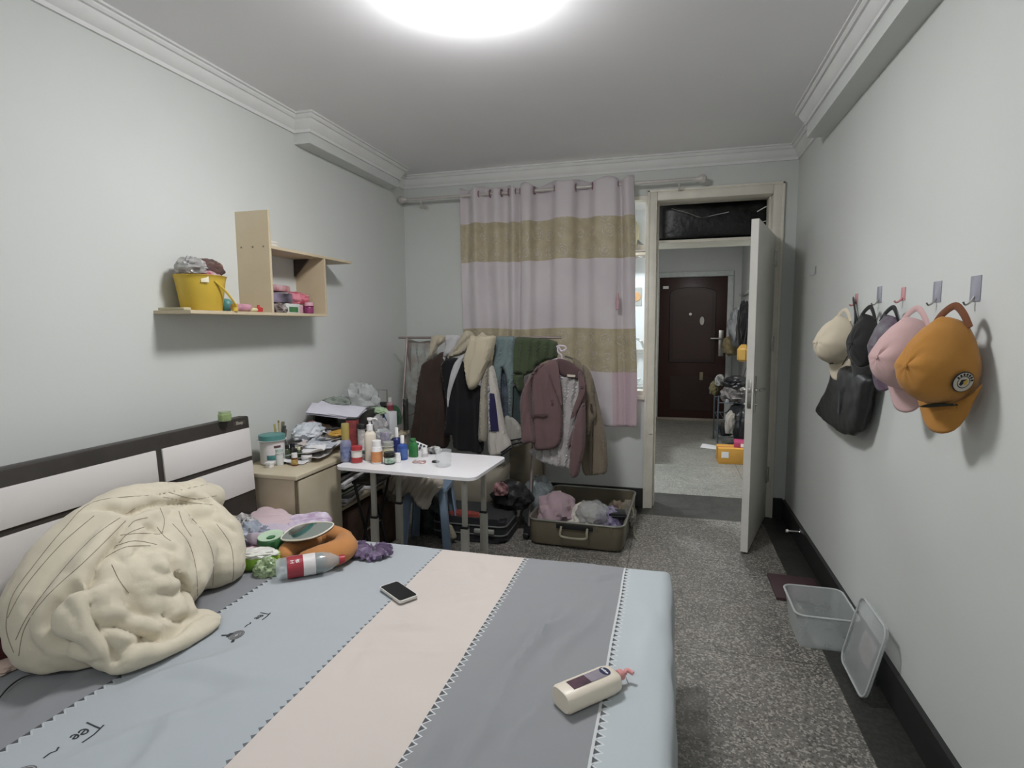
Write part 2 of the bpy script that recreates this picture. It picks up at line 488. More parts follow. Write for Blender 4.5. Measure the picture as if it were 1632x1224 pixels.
# window_1 : an inner window between the room and the kitchen
wf = bpy.data.objects.new('window_1', None); COL.objects.link(wf); struct(wf); wf.location = (WO[0], YB, WO[2])
def wbox(name, lo, hi, m, bev=.003):
    bm = B(); box(bm, lo, hi, bev); xf(bm, bm.verts[:], Matrix.Translation(-Vector(wf.location))); return link(name, bm, m, wf, False)
x0, x1, z0, z1 = WO
bm = B()
for lo, hi in (((x0, YB - .01, z1 - .03), (x1, YB + .12, z1)), ((x0, YB - .01, z0), (x1, YB + .12, z0 + .035)), ((x0, YB - .01, z0 + .035), (x0 + .04, YB + .12, z1 - .03)), ((x1 - .012, YB - .01, z0 + .035), (x1, YB + .12, z1 - .03)),
               ((-.86, YB + .02, z0 + .035), (-.81, YB + .1, z1 - .03)), ((x0 + .04, YB + .025, 2.02), (x1 - .012, YB + .095, 2.06))):
    box(bm, lo, hi, .002)
xf(bm, bm.verts[:], Matrix.Translation(-Vector(wf.location)))
link('window_frame', bm, CASING, wf, False)
wbox('window_sill', (x0 - .03, YB - .035, z0 - .03), (x1, YB + .12, z0), CASING)
for a, b in ((x0 + .04, -.86), (-.81, x1 - .012)):
    for c, d in ((z0 + .035, 2.02), (2.06, z1 - .03)):
        wbox('pane', (a, YB + .055, c), (b, YB + .059, d), mat('window_glass', 'f5faf8', .02, 0, .01, alpha=.12, spec=.7), 0)
# door_1 : casing and leaf of the bedroom door
dr = bpy.data.objects.new('door_1', None); COL.objects.link(dr); struct(dr); dr.location = (DO[1], YB, 0)
def dl(bm): xf(bm, bm.verts[:], Matrix.Translation(-Vector(dr.location))); return bm
bm = B(); yf = YB - .022
for lo, hi in (((DO[0] - .062, yf, 0), (DO[0], YB + .19, DO[3] + .07)), ((DO[1], yf, 0), (DO[1] + .065, YB + .19, DO[3] + .07)), ((DO[0], yf, DO[3]), (DO[1], YB + .19, DO[3] + .07))):
    box(bm, lo, hi, .006)
for lo, hi in (((DO[0] + 0, YB + .05, 0), (DO[0] + .014, YB + .19, DO[3])), ((DO[1] - .014, YB + .05, 0), (DO[1], YB + .19, DO[3]))):
    box(bm, lo, hi, .002)
box(bm, (DO[0] - .07, yf - .006, 0), (DO[0] - .052, YB, DO[3] + .078), .003); box(bm, (DO[1] + .056, yf - .006, 0), (DO[1] + .074, YB, DO[3] + .078), .003)
box(bm, (DO[0] - .07, yf - .006, DO[3] + .062), (DO[1] + .074, YB, DO[3] + .08), .003)
link('door_frame', dl(bm), CASING, dr)
bm = B(); box(bm, (DO[0] + .0001, YB - .005, .93), (DO[0] + .004, YB + .02, 1.12)); box(bm, (DO[0] - .03, yf - .008, .60), (DO[0] - .004, yf - .0, .602))
link('strike_plate', dl(bm), STEEL, dr, False)
hx, hy = .7035, 4.534; ex, ey = .484, 3.757
dv = Vector((ex - hx, ey - hy, 0)); Wd = dv.length; dM = fr((hx, hy, 0), dv, (0, 0, 1))       # local x along the leaf, y up, z = U x V
lm = Matrix.Translation(-Vector(dr.location)) @ dM
LEAF = mat('white_door_paint', 'dcd9d0', .45, 0, .06, 5)
bm = B(); box(bm, (.001, .012, -.022), (Wd, 2.075, .022), .002); xf(bm, bm.verts[:], lm); leaf = link('door_leaf', bm, LEAF, dr, False)
def hard(name, fn, m, parent=dr):
    bm = B(); fn(bm); xf(bm, bm.verts[:], lm); return link(name, bm, m, parent)
lx = Wd - .055
def lock(bm):
    for s in (-1, 1):
        box(bm, (lx - .02, .90, s * .022 if s > 0 else -.029), (lx + .02, 1.13, .029 if s > 0 else -.022), .004)
        lathe(bm, [(0, 0), (.012, 0), (.012, .04), (0, .04)], 16, M=Matrix.Translation((lx, 1.04, 0)) @ (Matrix.Identity(4) if s > 0 else Matrix.Rotation(PI, 4, 'X')))
        tube(bm, smooth_path([(lx, 1.04, s * .055), (lx - .03, 1.04, s * .062), (lx - .12, 1.035, s * .062)], 4), .009, 10)
        lathe(bm, [(0, .022), (.009, .022), (.009, .036), (0, .036)], 14, M=Matrix.Translation((lx, .95, 0)) @ (Matrix.Identity(4) if s > 0 else Matrix.Rotation(PI, 4, 'X')))
hard('door_handle', lock, CHROME)
hard('lock_plate', lambda bm: (box(bm, (Wd, .93, -.012), (Wd + .002, 1.11, .012), .0005), box(bm, (Wd, 1.03, -.007), (Wd + .008, 1.055, .007), .001)), STEEL)
for z in (.28, 1.25, 1.86):
    hard('hinge', lambda bm: (box(bm, (-.002, z, -.03), (.05, z + .11, -.0222), .001), tube(bm, [(0, z, -.03), (0, z + .11, -.03)], .006, 10)), STEEL)

# hallway and kitchen beyond
sbox('wall_hall_right', (1.0, YB + .18, 0), (1.1, YH + .2, ZC), HALLW)
sbox('wall_hall_near', (XR + .12, YB, 0), (1.1, YB + .18, ZC), HALLW)
holed('wall_hall_far', [(-2.2, -.16, 0, ZC), (.86, 1.0, 0, ZC), (-.16, .86, 2.17, ZC)], YH, YH + .15, HALLW)
sbox('wall_kitchen_far', (-2.2, 6.55, 0), (-.20, 6.65, ZC), mat('kitchen_white_tile', 'dfe4e6', .25, 0, .03, 6))
sbox('wall_kitchen_left', (-2.32, YB + .18, 0), (-2.2, YH, ZC), HALLW)
sbox('ceiling_hall', (-2.32, YB + .18, ZC), (1.12, YH + .2, ZC + .1), CEIL)

# ceiling lamp of the bedroom
lt = thing('ceiling_lamp', 'large round white dome ceiling lamp glowing brightly', 'ceiling lamp', (LAMP_POS.x, LAMP_POS.y, LAMP_POS.z))
g = NT('lit_lamp_dome'); g.col((1, 1, 1)); g.b.inputs['Emission Color'].default_value = (.98, .98, 1, 1); g.b.inputs['Emission Strength'].default_value = LAMP_E
bm = B(); R = LAMP_R
lathe(bm, [(R, -.02)] + [(R * math.cos(a) ** .8, -.032 - .080 * math.sin(a)) for a in [math.radians(k * 6) for k in range(15)]] + [(0, -.112)], 56)
link('lamp_shade', bm, g.m, lt)
bm = B(); lathe(bm, [(0, 0), (R * 1.0, 0), (R * 1.015, -.006), (R * 1.015, -.022), (R * .99, -.026), (0, -.026)], 56); link('base_ring', bm, WHITE, lt)
lt2 = thing('ceiling_lamp', 'hallway ceiling lamp, small flat disc beyond the doorway', 'ceiling lamp', (.35, 6.6, ZC))
bm = B(); lathe(bm, [(0, 0), (.16, 0), (.16, -.02), (.13, -.035), (0, -.035)], 32); link('lamp_shade', bm, mat('lit_disc', 'ffffff', emit=3.), lt2)

# ================================================================ BED
BX0, BX1, BY0, BY1, BZ = -1.93, 0.03, 0.435, 2.235, 0.50
bed = thing('bed', 'double bed with dark brown and white panelled headboard along the left wall', 'bed', (BX0, (BY0 + BY1) / 2, 0))
def bl(bm): xf(bm, bm.verts[:], Matrix.Translation(-Vector(bed.location))); return bm
DKWOOD = mat('dark_wenge_laminate', '38332e', .5, 0, .25, 12, .1, 60); WPAN = mat('white_gloss_panel', 'd9d5d2', .3, 0, .02, 3)
HY0, HY1, HX = .36, 2.345, -1.935
tilt = Matrix.Translation((HX, 0, 0)) @ Matrix.Rotation(math.radians(-3), 4, 'Y') @ Matrix.Translation((-HX, 0, 0))
def hb(lo, hi, bev=.003): b = B(); box(b, lo, hi, bev); xf(b, b.verts[:], tilt); return bl(b)
link('headboard', hb((HX - .06, HY0, .12), (HX, HY1, 1.02), .008), DKWOOD, bed)
for a, b_, c, d in ((HY0 + .01, 1.795, .845, .955), (1.825, HY1 - .012, .825, .955), (HY0 + .01, 1.795, .60, .82), (1.825, HY1 - .012, .64, .802)):
    pass
link('headboard_panel', hb((HX - .001, HY0 + .01, .833), (HX + .008, 1.80, .962)), WPAN, bed)
link('headboard_panel', hb((HX - .001, 1.83, .822), (HX + .008, HY1 - .012, .962)), WPAN, bed)
link('headboard_panel', hb((HX - .001, HY0 + .01, .60), (HX + .008, 1.80, .812)), WPAN, bed)
link('headboard_panel', hb((HX - .001, 1.83, .655), (HX + .008, HY1 - .012, .800)), WPAN, bed)
bm = B(); box(bm, (HX + .0005, 2.236, .985), (HX + .0015, 2.316, 1.004), .0004); xf(bm, bm.verts[:], tilt); link('badge_plate', bl(bm), mat('badge_brown', '4b4238', .4), bed, False)
mm = Matrix.Translation(-Vector(bed.location)) @ tilt @ fr((HX + .002, 2.276, .9945), (0, 1, 0), (0, 0, 1))
lettering('Sleep', .022, mat('silver_lettering', 'c9c6bd', .3, .7), bed, mm, bold=.0008)
bm = B(); box(bm, (BX0, BY0 + .02, .08), (BX1 - .03, BY1 - .02, .28), .01); link('bed_base', bl(bm), DKWOOD, bed)
bm = B(); box(bm, (BX0 + .004, BY0 + .015, .281), (BX1 - .015, BY1 - .015, BZ - .012), .035, 4); link('mattress', bl(bm), fabric('mattress_ticking', 'd8d4cc'), bed)
# striped cotton sheet over the mattress
def sheet_mat():
    g = NT('striped_cotton_sheet')
    sep = g.n('ShaderNodeSeparateXYZ'); g.l(g.tc.outputs['UV'], sep.inputs[0]); U, V = sep.outputs[0], sep.outputs[1]   # unfolded cloth, metres
    wob = g.math('MULTIPLY', g.math('SUBTRACT', g.noise(2.2, 2, 'UV'), .5), .012); U = g.math('ADD', U, wob)
    cols = [('6e7274', -9), ('8d9498', -9)]
    GRY, BLU, PNK, LBL = lin('8a8c8f'), lin('a9b0b5'), lin('cdc2ba'), lin('b5bec2')
    a = g.mix(g.math('GREATER_THAN', U, -1.445), lin('84868a'), BLU)
    a = g.mix(g.math('GREATER_THAN', U, -.915), a, PNK)
    a = g.mix(g.math('GREATER_THAN', U, -.555), a, GRY)
    a = g.mix(g.math('GREATER_THAN', U, -.140), a, LBL)
    DK, WT = lin('3d4044'), lin('d8dbd9')
    P = .026
    tri = g.math('MULTIPLY', g.math('ABSOLUTE', g.math('SUBTRACT', g.math('FRACT', g.math('DIVIDE', V, P)), .5)), 2.)     # 0..1..0
    def border(a, u0, sgn, w, line, dark=1., per=1):
        d = g.math('MULTIPLY', g.math('SUBTRACT', U, u0), sgn)           # distance into the stripe
        z = g.math('MULTIPLY', tri, w)
        on = g.math('LESS_THAN', g.math('ABSOLUTE', g.math('SUBTRACT', d, z)), .0022)
        lo = g.math('MULTIPLY', g.math('GREATER_THAN', d, .0), g.math('LESS_THAN', d, g.math('SUBTRACT', z, w * .28)))
        a = g.mix(g.math('MULTIPLY', lo, dark), a, DK)
        if line: a = g.mix(g.math('MULTIPLY', on, line), a, WT)
        return a
    a = border(a, -1.445, 1, .020, .3)
    a = border(a, -.915, -1, .015, 0, .8)
    a = border(a, -.555, 1, .019, .95, .85)
    a = border(a, -.146, 1, .022, .8, .9)
    rim = g.math('LESS_THAN', g.math('ABSOLUTE', g.math('SUBTRACT', U, -.148)), .0035)
    a = g.mix(rim, a, lin('c9cbcc'))
    a = g.mix(g.math('MULTIPLY', g.ramp(g.noise(1.3, 4, 'UV'), .4, .7), .18), a, lin('8b8a88'))
    g.col(a); g.b.inputs['Roughness'].default_value = .85; g.b.inputs['Specular IOR Level'].default_value = .2; g.b.inputs['Sheen Weight'].default_value = .1
    g.bump(g.noise(420, 2, 'UV'), .15, .0006)
    return g.m
RIDGES = [  # x0,y0,x1,y1,height,width : creases in the cloth
    (-.36, 1.78, -.40, 1.30, .007, .016), (-.30, 1.82, -.36, 1.62, .004, .012), (-.20, 1.85, -.30, 1.50, .006, .02), (-.42, 1.30, -.40, 1.05, .006, .02), (-.30, 1.35, -.33, 1.15, .004, .012),
    (-1.05, 1.2, -1.25, .85, .008, .035), (-1.2, 1.35, -1.35, 1.1, .008, .04), (-.75, 1.75, -.6, 1.9, .004, .02), (-.9, 1.55, -.68, 1.62, .005, .016), (-.85, 1.5, -.80, 1.3, .004, .02),
    (-1.3, 1.2, -1.0, 1.25, .006, .03), (-.72, 2.0, -.9, 1.95, .004, .02), (-.65, 1.98, -.75, 2.1, .004, .02), (-.05, 1.9, -.04, 1.5, .006, .03), (-.25, 2.05, -.18, 2.15, .004, .015),
    (-.52, 1.2, -.50, .95, .007, .03), (-1.15, 1.05, -1.05, .85, .009, .03), (-.55, 1.5, -.85, 1.42, .003, .012), (-1.55, 1.15, -1.50, .95, .008, .03)]
def bed_h(x, y):
    h = .006 * nz(x, y, 1, 2.2) + .003 * nz(x, y, 2, 6) + .0012 * nz(x, y, 3, 18)
    for a, b, c, d, A, w in RIDGES:
        dx, dy = c - a, d - b; L = math.hypot(dx, dy); t = ((x - a) * dx + (y - b) * dy) / L / L
        if -.3 < t < 1.3:
            s = ((x - a) * dy - (y - b) * dx) / L + .01 * math.sin(6 * t)
            tt = max(0, 1 - abs(t - .5) ** 2 / .42)
            h += 1.7 * A * tt * (math.exp(-(s / w) ** 2) - .5 * math.exp(-((s - 1.8 * w) / w) ** 2))
    return h
bm = B(); uvl = bm.loops.layers.uv.new('UVMap')
sx = np.arange(BX0 + .01, BX1 + .40, .0125); sy = np.arange(BY0 - .36, BY1 + .37, .0125)
grid = []; R = .045
def drop(e, e1):          # e: excess beyond the start of the rounded edge
    if e <= 0: return e, 0
    if e < R * PI / 2: return R * math.sin(e / R), R * (1 - math.cos(e / R))
    return R, R + e - R * PI / 2
for u in sx:
    row = []
    for v in sy:
        px_, dz1 = drop(u - (BX1 - R), 0)
        if v > (BY0 + BY1) / 2: py_, dz2 = drop(v - (BY1 - R), 0); y = BY1 - R + py_
        else: py_, dz2 = drop((BY0 + R) - v, 0); y = BY0 + R - py_
        x = BX1 - R + px_
        dz = max(dz1, dz2) if min(dz1, dz2) > 0 else dz1 + dz2
        hang = min(1, dz / .12)
        z = BZ - dz + bed_h(u, v) * (1 - hang)
        if dz1 > .02: x += hang * (.008 * math.sin(v * 19 + 2 * nz(u, v, 0, 3)) + .006 * nz(0, v, 4, 9) + .004)
        if dz2 > .02: y += hang * (.010 * math.sin(u * 17 + 2 * nz(u, v, 0, 3)) + .010) * (1 if v > 1 else -1)
        row.append(bm.verts.new((x, y, max(z, .03))))
    grid.append(row)
for i in range(len(sx) - 1):
    for j in range(len(sy) - 1):
        f = bm.faces.new((grid[i][j], grid[i + 1][j], grid[i + 1][j + 1], grid[i][j + 1]))
        for lp, (a, b) in zip(f.loops, ((i, j), (i + 1, j), (i + 1, j + 1), (i, j + 1))): lp[uvl].uv = (sx[a], sy[b])
bs = tag(link('bed_sheet', bm, sheet_mat()), 'striped bed sheet in grey, pale blue and cream with zigzag borders covering the bed', 'bed sheet')
INK = mat('black_print_ink', '33363a', .8)
def stroke(pts, w, parent, P, m=INK, name='printed_lettering'):
    """brush strokes printed on the cloth; pts in the local frame"""
    bm = B()
    for s in pts:
        q = [P(*p) for p in s]; tube(bm, q, w, 6, True, .25, up=(0, 0, 1))
    return link(name, bm, m, parent)
def bed_at(O, U, sc):
    U = Vector(U).normalized(); V = Vector((-U.y, U.x))
    def f(a, b):
        x = O[0] + (U.x * a + V.x * b) * sc; y = O[1] + (U.y * a + V.y * b) * sc
        return Vector((x, y, BZ + bed_h(x, y) + .0006))
    return f
def arc(cx, cy, rx, ry, a0, a1, n=10): return [(cx + rx * math.cos(math.radians(a0 + (a1 - a0) * k / n)), cy + ry * math.sin(math.radians(a0 + (a1 - a0) * k / n))) for k in range(n + 1)]
for (px, py, sc, rep) in ((147, 1156, .078, 0), (421, 978, .062, 1)):
    o = PZ(px, py, BZ); f = bed_at((o.x, o.y), (.04, -1, 0), sc)      # reads from the far side to the near side, tops to the headboard
    T = [[(-.12, .30), (.25, .36), (.62, .34)], [(.02, .32), (.0, .1), (-.06, -.28)]]
    ee = [[(.16, -.05), (.36, .0)] + arc(.27, -.02, .10, .13, 10, 320), [(.42, -.1), (.58, -.05)] + arc(.50, -.08, .08, .11, 10, 320)]
    dash = [[(.95, -.12), (1.08, -.04), (1.2, -.12), (1.4, -.10)]]
    stroke(T + ee + dash, .0022, bs, f)
    sh = [arc(2.1, -.05, .40 - .07 * k, .34 - .06 * k, 0, 360, 20) for k in range(5)]
    stroke(sh, .0012, bs, f, mat('grey_print_ink', '5c5753', .8), 'printed_shell')
    stroke([[(2.02, -.42), (2.2, -.45), (2.35, -.36)], [(2.0, -.36), (2.25, -.38)], [(2.2, -.45), (2.3, -.75)], [(2.5, .1), (2.7, .2)]], .0045, bs, f, INK, 'printed_shell')

# ---------------------------------------------------------------- the bundled quilt
CRM = mat('cream_cotton_quilt', 'd6ccb4', .9, 0, .07, 5, .35, 90, .002, sheen=.2, spec=.15, c2='cdc3ac')
def Q(x, y, X): return PX(x, y, X)
bm = B()
rolls = [
    # main outer fold: from the headboard over the left shoulder down to the bed
    ([Q(338, 792, -1.80), Q(270, 800, -1.79), Q(200, 822, -1.78), Q(142, 862, -1.77), Q(100, 915, -1.76), Q(72, 968, -1.74), Q(75, 1010, -1.70), Q(118, 1032, -1.62), Q(170, 1028, -1.54)], [.06, .085, .105, .115, .12, .115, .095, .085, .06], .9),
    # second layer inside it
    ([Q(250, 830, -1.72), Q(195, 862, -1.68), Q(150, 915, -1.64), Q(118, 965, -1.62), Q(112, 1003, -1.60), Q(150, 1020, -1.56)], [.07, .085, .09, .085, .07, .05], .9),
    # big middle bulge
    ([Q(262, 845, -1.70), Q(240, 900, -1.62), Q(225, 950, -1.56), Q(262, 980, -1.50)], [.09, .125, .13, .08], .9),
    ([Q(205, 930, -1.58), Q(250, 985, -1.50), Q(290, 972, -1.48)], [.10, .075, .05], .9),
    # right bulge with hanging stitches
    ([Q(300, 815, -1.76), Q(330, 860, -1.68), Q(340, 905, -1.62)], [.09, .13, .115], .95),
    ([Q(355, 850, -1.74), Q(362, 895, -1.66), Q(345, 925, -1.60)], [.055, .065, .06], .9),
    ([Q(285, 880, -1.64), Q(275, 930, -1.58)], [.12, .10], .9),
    # inner fold at the lower left
    ([Q(140, 950, -1.55), Q(128, 985, -1.54), Q(155, 1022, -1.50), Q(195, 1045, -1.46)], [.045, .06, .055, .045], .8),
    ([Q(172, 945, -1.54), Q(176, 990, -1.50), Q(192, 1030, -1.47)], [.035, .04, .035], .9),
    ([Q(175, 1000, -1.50), Q(225, 1010, -1.46), Q(250, 1018, -1.44)], [.05, .045, .03], .8),
    # flat tail towards the bottom right
    ([Q(192, 1052, -1.45), Q(240, 1042, -1.42), Q(290, 1018, -1.40), Q(335, 995, -1.39)], [.045, .042, .042, .038], .75),
    ([Q(310, 985, -1.46), Q(345, 990, -1.40)], [.05, .035], .5),
    # flat folds on top against the headboard
    ([Q(210, 790, -1.86), Q(270, 782, -1.86), Q(318, 772, -1.86)], [.03, .032, .03], .8),
    ([Q(240, 812, -1.80), Q(300, 803, -1.80), Q(342, 800, -1.79)], [.045, .045, .04], .8),
    ([Q(330, 800, -1.80), Q(340, 825, -1.78)], [.04, .05], .9),
    ([Q(345, 835, -1.84), Q(372, 838, -1.82)], [.035, .028], .9),
    # bulk under it all
    ([(-1.78, 1.30, .62), (-1.74, 1.45, .64), (-1.74, 1.62, .64)], [.13, .16, .15], .95),
    ([(-1.70, 1.25, .58), (-1.62, 1.45, .57), (-1.66, 1.62, .57)], [.07, .10, .08], .9),
]
for pts, rr, fl in rolls: roll(bm, pts, rr, fl, None, 22)
for v in bm.verts:
    v.co.z = max(v.co.z, BZ + .004); v.co.x = max(v.co.x, HX + .02)
qo = link('quilt', bm, CRM)
md = qo.modifiers.new('r', 'REMESH'); md.mode = 'VOXEL'; md.voxel_size = .0085; md.use_smooth_shade = True
md = qo.modifiers.new('s', 'SMOOTH'); md.factor = .5; md.iterations = 3
me = bpy.data.meshes.new_from_object(qo.evaluated_get(bpy.context.evaluated_depsgraph_get()))
bpy.data.objects.remove(qo)
me.materials.clear()
pc = [Vector(p) for p in (PX(275, 835, -1.70), PX(250, 925, -1.52), PX(300, 940, -1.5))]
nn = [0.] * (3 * len(me.vertices)); me.vertices.foreach_get('normal', nn)
for i, v in enumerate(me.vertices):
    c = v.co; n = Vector(nn[3 * i:3 * i + 3])
    a = .010 * nz(c.x, c.y, c.z, 9) + .0035 * nz(c.x + 3, c.y, c.z, 26)
    for q, w in ((pc[0], .10), (pc[1], .12), (pc[2], .10)):     # puckered, matted wadding
        k = math.exp(-((c - q).length / w) ** 2); a += k * (.011 * nz(c.x, c.y, c.z, 24) - .006 * abs(nz(c.x, c.y, c.z, 42)))
    v.co = c + n * a
    if v.co.z < BZ + .003: v.co.z = BZ + .003
# deep creases where the layers of the quilt meet
CREASE = [([(216, 814), (201, 834), (180, 870), (155, 906), (146, 928), (119, 940), (86, 971), (76, 1000), (90, 1021), (122, 1032), (155, 1050)], .036, .013),
          ([(140, 812), (175, 810), (208, 816), (250, 804), (300, 802), (345, 797)], .026, .011), ([(142, 938), (151, 974), (165, 1004), (183, 1043), (178, 1060)], .030, .012),
          ([(158, 996), (187, 996), (216, 1007), (244, 1017), (280, 1007), (304, 989)], .034, .012), ([(186, 1040), (216, 1026), (240, 1016)], .022, .010),
          ([(304, 962), (290, 935), (278, 905), (272, 880)], .022, .014), ([(255, 978), (277, 990), (300, 984)], .018, .009),
          ([(216, 778), (262, 788), (325, 765)], .014, .008), ([(300, 793), (335, 800), (345, 822)], .014, .008), ([(340, 826), (360, 836), (378, 850)], .015, .010),
          ([(190, 855), (182, 880), (195, 905)], .010, .010), ([(240, 905), (262, 915), (285, 905)], .012, .010), ([(250, 940), (272, 948), (296, 935)], .012, .010), ([(225, 835), (250, 848), (270, 838)], .012, .009), ([(235, 880), (258, 872), (280, 880)], .010, .009), ([(100, 960), (122, 985), (128, 1010)], .010, .012)]
tr0 = BVHTree.FromPolygons([v.co[:] for v in me.vertices], [p.vertices[:] for p in me.polygons])
VC = np.array([v.co[:] for v in me.vertices]); off = np.zeros(len(VC))
for ln, dep, w in CREASE:
    H = []
    for p in smooth_path([(x, y, 0) for x, y in ln], 8):
        h_, _, _, _ = tr0.ray_cast(CO, ray(p.x, p.y).normalized())
        if h_ is not None: H.append(h_[:])
    if len(H) < 3: continue
    H = np.array(H); n_ = len(H)
    D_ = np.sqrt(((VC[:, None] - H[None]) ** 2).sum(2)); dm = D_.min(1); k_ = D_.argmin(1)
    tp = np.clip(np.minimum(k_, n_ - 1 - k_) / (n_ * .18), .15, 1)
    off -= tp * dep * np.exp(-(dm / w) ** 1.3); off += tp * dep * .35 * np.exp(-((dm - w * 3.2) / (w * 2)) ** 2)
me.vertices.foreach_get('normal', nn)
for i, v in enumerate(me.vertices):
    v.co = v.co + Vector(nn[3 * i:3 * i + 3]) * max(off[i], -.045)
    if v.co.z < BZ + .003: v.co.z = BZ + .003
quilt = tag(link_me('quilt', me, CRM, None, True), 'thick cream cotton quilt bundled in a heap on the bed against the headboard', 'quilt')
me.polygons.foreach_set('use_smooth', [True] * len(me.polygons)); me.set_sharp_from_angle(angle=PI)
bvh = BVHTree.FromPolygons([v.co[:] for v in me.vertices], [p.vertices[:] for p in me.polygons])
def stitched(lines, w=.0010, parent=quilt, name='stitching', m=None, tree=bvh):
    bm = B()
    for ln in lines:
        P = smooth_path([(x, y, 0) for x, y in ln], 7); run = []
        for p in P + [None]:
            hit = None
            if p is not None:
                d = ray(p.x, p.y).normalized(); hit, nrm, _, dist_ = tree.ray_cast(CO, d)
            if hit is None or (run and (hit - run[-1]).length > .05):
                if len(run) > 1: tube(bm, run, w, 5)
                run = []
            if hit is not None: run.append(hit + nrm * .0004)
    return link(name, bm, m or mat('brown_stitching', '8c7f6a', .9), parent)
stitched([[(330, 772), (250, 788), (150, 800), (100, 845), (55, 900), (20, 950), (10, 1000), (22, 1040)],
          [(215, 810), (150, 855), (90, 920), (45, 980), (25, 1020)], [(150, 822), (95, 870), (40, 935), (12, 985)],
          [(200, 830), (140, 890), (75, 950), (40, 1000), (30, 1045)],
          [(345, 790), (310, 795), (270, 785)], [(340, 805), (300, 800), (260, 792)],
          [(185, 870), (215, 862), (250, 868)], [(192, 853), (225, 850), (255, 852)], [(165, 890), (200, 872), (240, 870)],
          [(275, 835), (300, 865), (312, 905), (315, 950)], [(300, 820), (325, 850), (340, 890), (338, 945)], [(345, 835), (368, 870), (372, 915), (366, 935)],
          [(285, 815), (292, 835), (305, 855)], [(250, 840), (262, 855), (272, 862)],
          [(230, 840), (205, 850), (190, 865)], [(235, 825), (215, 830), (205, 840)], [(178, 900), (190, 925), (205, 945)], [(255, 810), (262, 830), (258, 850)]])

# ================================================================ THINGS ON THE BED
def on(px, py, z=BZ, dz=0.): p = PZ(px, py, z); p.z += dz; return p
BTOP = BZ + .008
# phone
a, b_, c = on(607, 940), on(640, 932), on(664, 956)
ph = thing('phone', 'smartphone with black screen and pale bezel lying on the cream stripe', 'phone', on(636, 948))
P0 = on(606, 943); P1 = on(638, 966); P2 = on(665, 953); P3 = on(633, 931)
ctr = (P0 + P1 + P2 + P3) / 4; ay = ((P1 - P0) + (P2 - P3)) / 2; print('PHONE', ay.length, ((P3 - P0) + (P2 - P1)).length / 2)
ph.location = ctr + Vector((0, 0, .006)); ph.rotation_euler = (0, 0, math.atan2(ay.y, ay.x) - PI / 2)
bm = B(); prism(bm, rrect(-.037, -.076, .037, .076, .012), 0, .009); link('body', bm, plastic('phone_white', 'd7d4cf'), ph)
bm = B(); prism(bm, rrect(-.0345, -.071, .0345, .071, .009), .009, .0095); link('screen', bm, mat('phone_screen', '141416', .12), ph)
# lotion bottle lying down
def lying(p0, p1, z=BZ, lift=.0):
    """frame: local z from p0 to p1 (pixels on plane z), local y up"""
    A, Bq = on(*p0, z), on(*p1, z); d = (Bq - A); L = d.length; d.normalize(); U = Vector((0, 0, 1)); X = U.cross(d) * -1
    X = d.cross(U)
    M = Matrix((X, U, d)).transposed()
    if M.determinant() < 0: X = -X; M = Matrix((X, U, d)).transposed()
    M = M.to_4x4(); M.translation = A + Vector((0, 0, lift)); return M, L
LOT = plastic('lotion_cream_plastic', 'e0d5c2', .35)
M, L = lying((893, 1134), (980, 1096))
t = thing('lotion_bottle', 'large cream body lotion bottle lying on the sheet near the bed edge', 'bottle'); t.matrix_world = M
t.location = M.translation + Vector((0, 0, .030))
bm = B(); hL = .185
lathe(bm, [(0, 0), (.034, 0), (.038, .006), (.038, .15), (.034, .17), (.018, .182), (.012, .185), (0, .185)], 32, sx=1., sy=.72, power=3.2); link('body', bm, LOT, t)
bm = B(); lathe(bm, [(0, .185), (.014, .185), (.014, .2), (.006, .203), (.006, .214), (0, .214)], 18); tube(bm, smooth_path([(0, 0, .212), (.002, .003, .222), (-.014, .0, .228)], 4), .006, 10); link('pump', bm, plastic('pink_pump', 'd98f8c'), t)
PLUM = mat('plum_label', '5a3a48', .4, 0, .35, 30, c2='3b2632'); LILAC = mat('lilac_label', '8f8793', .4, 0, .15, 30)
def plate(lo, hi, m, name, parent, bev=.0): bm = B(); box(bm, lo, hi, bev); return link(name, bm, m, parent, False)
fy = .0274
plate((-.017, fy, .03), (.017, fy + .0006, .085), PLUM, 'label', t); plate((-.017, fy, .085), (.017, fy + .0006, .14), LILAC, 'label', t)
bm = B(); lathe(bm, [(0, 0), (.017, 0), (.017, .0006), (0, .0006)], 28, M=Matrix.Translation((0, fy + .0007, .142)) @ Matrix.Rotation(-PI / 2, 4, 'X'), sy=.75); link('badge', bm, mat('navy_badge', '1d2a4f', .4), t)
lettering('lotion', .011, WHITE, t, Matrix.Translation((0, fy + .0016, .142)) @ Matrix(((1, 0, 0, 0), (0, 0, 1, 0), (0, -1, 0, 0), (0, 0, 0, 1))) @ Matrix.Rotation(PI, 4, 'Z'), name='badge_lettering', bold=.0003)
bm = B(); tube(bm, smooth_path([on(996, 1082, BZ) + Vector((0, 0, .012)), on(1003, 1092), on(1014, 1106)], 5), .0012, 6); one('hair_tie', 'thin dark elastic strand beside the lotion pump on the bed', 'hair tie', bm, GREY)
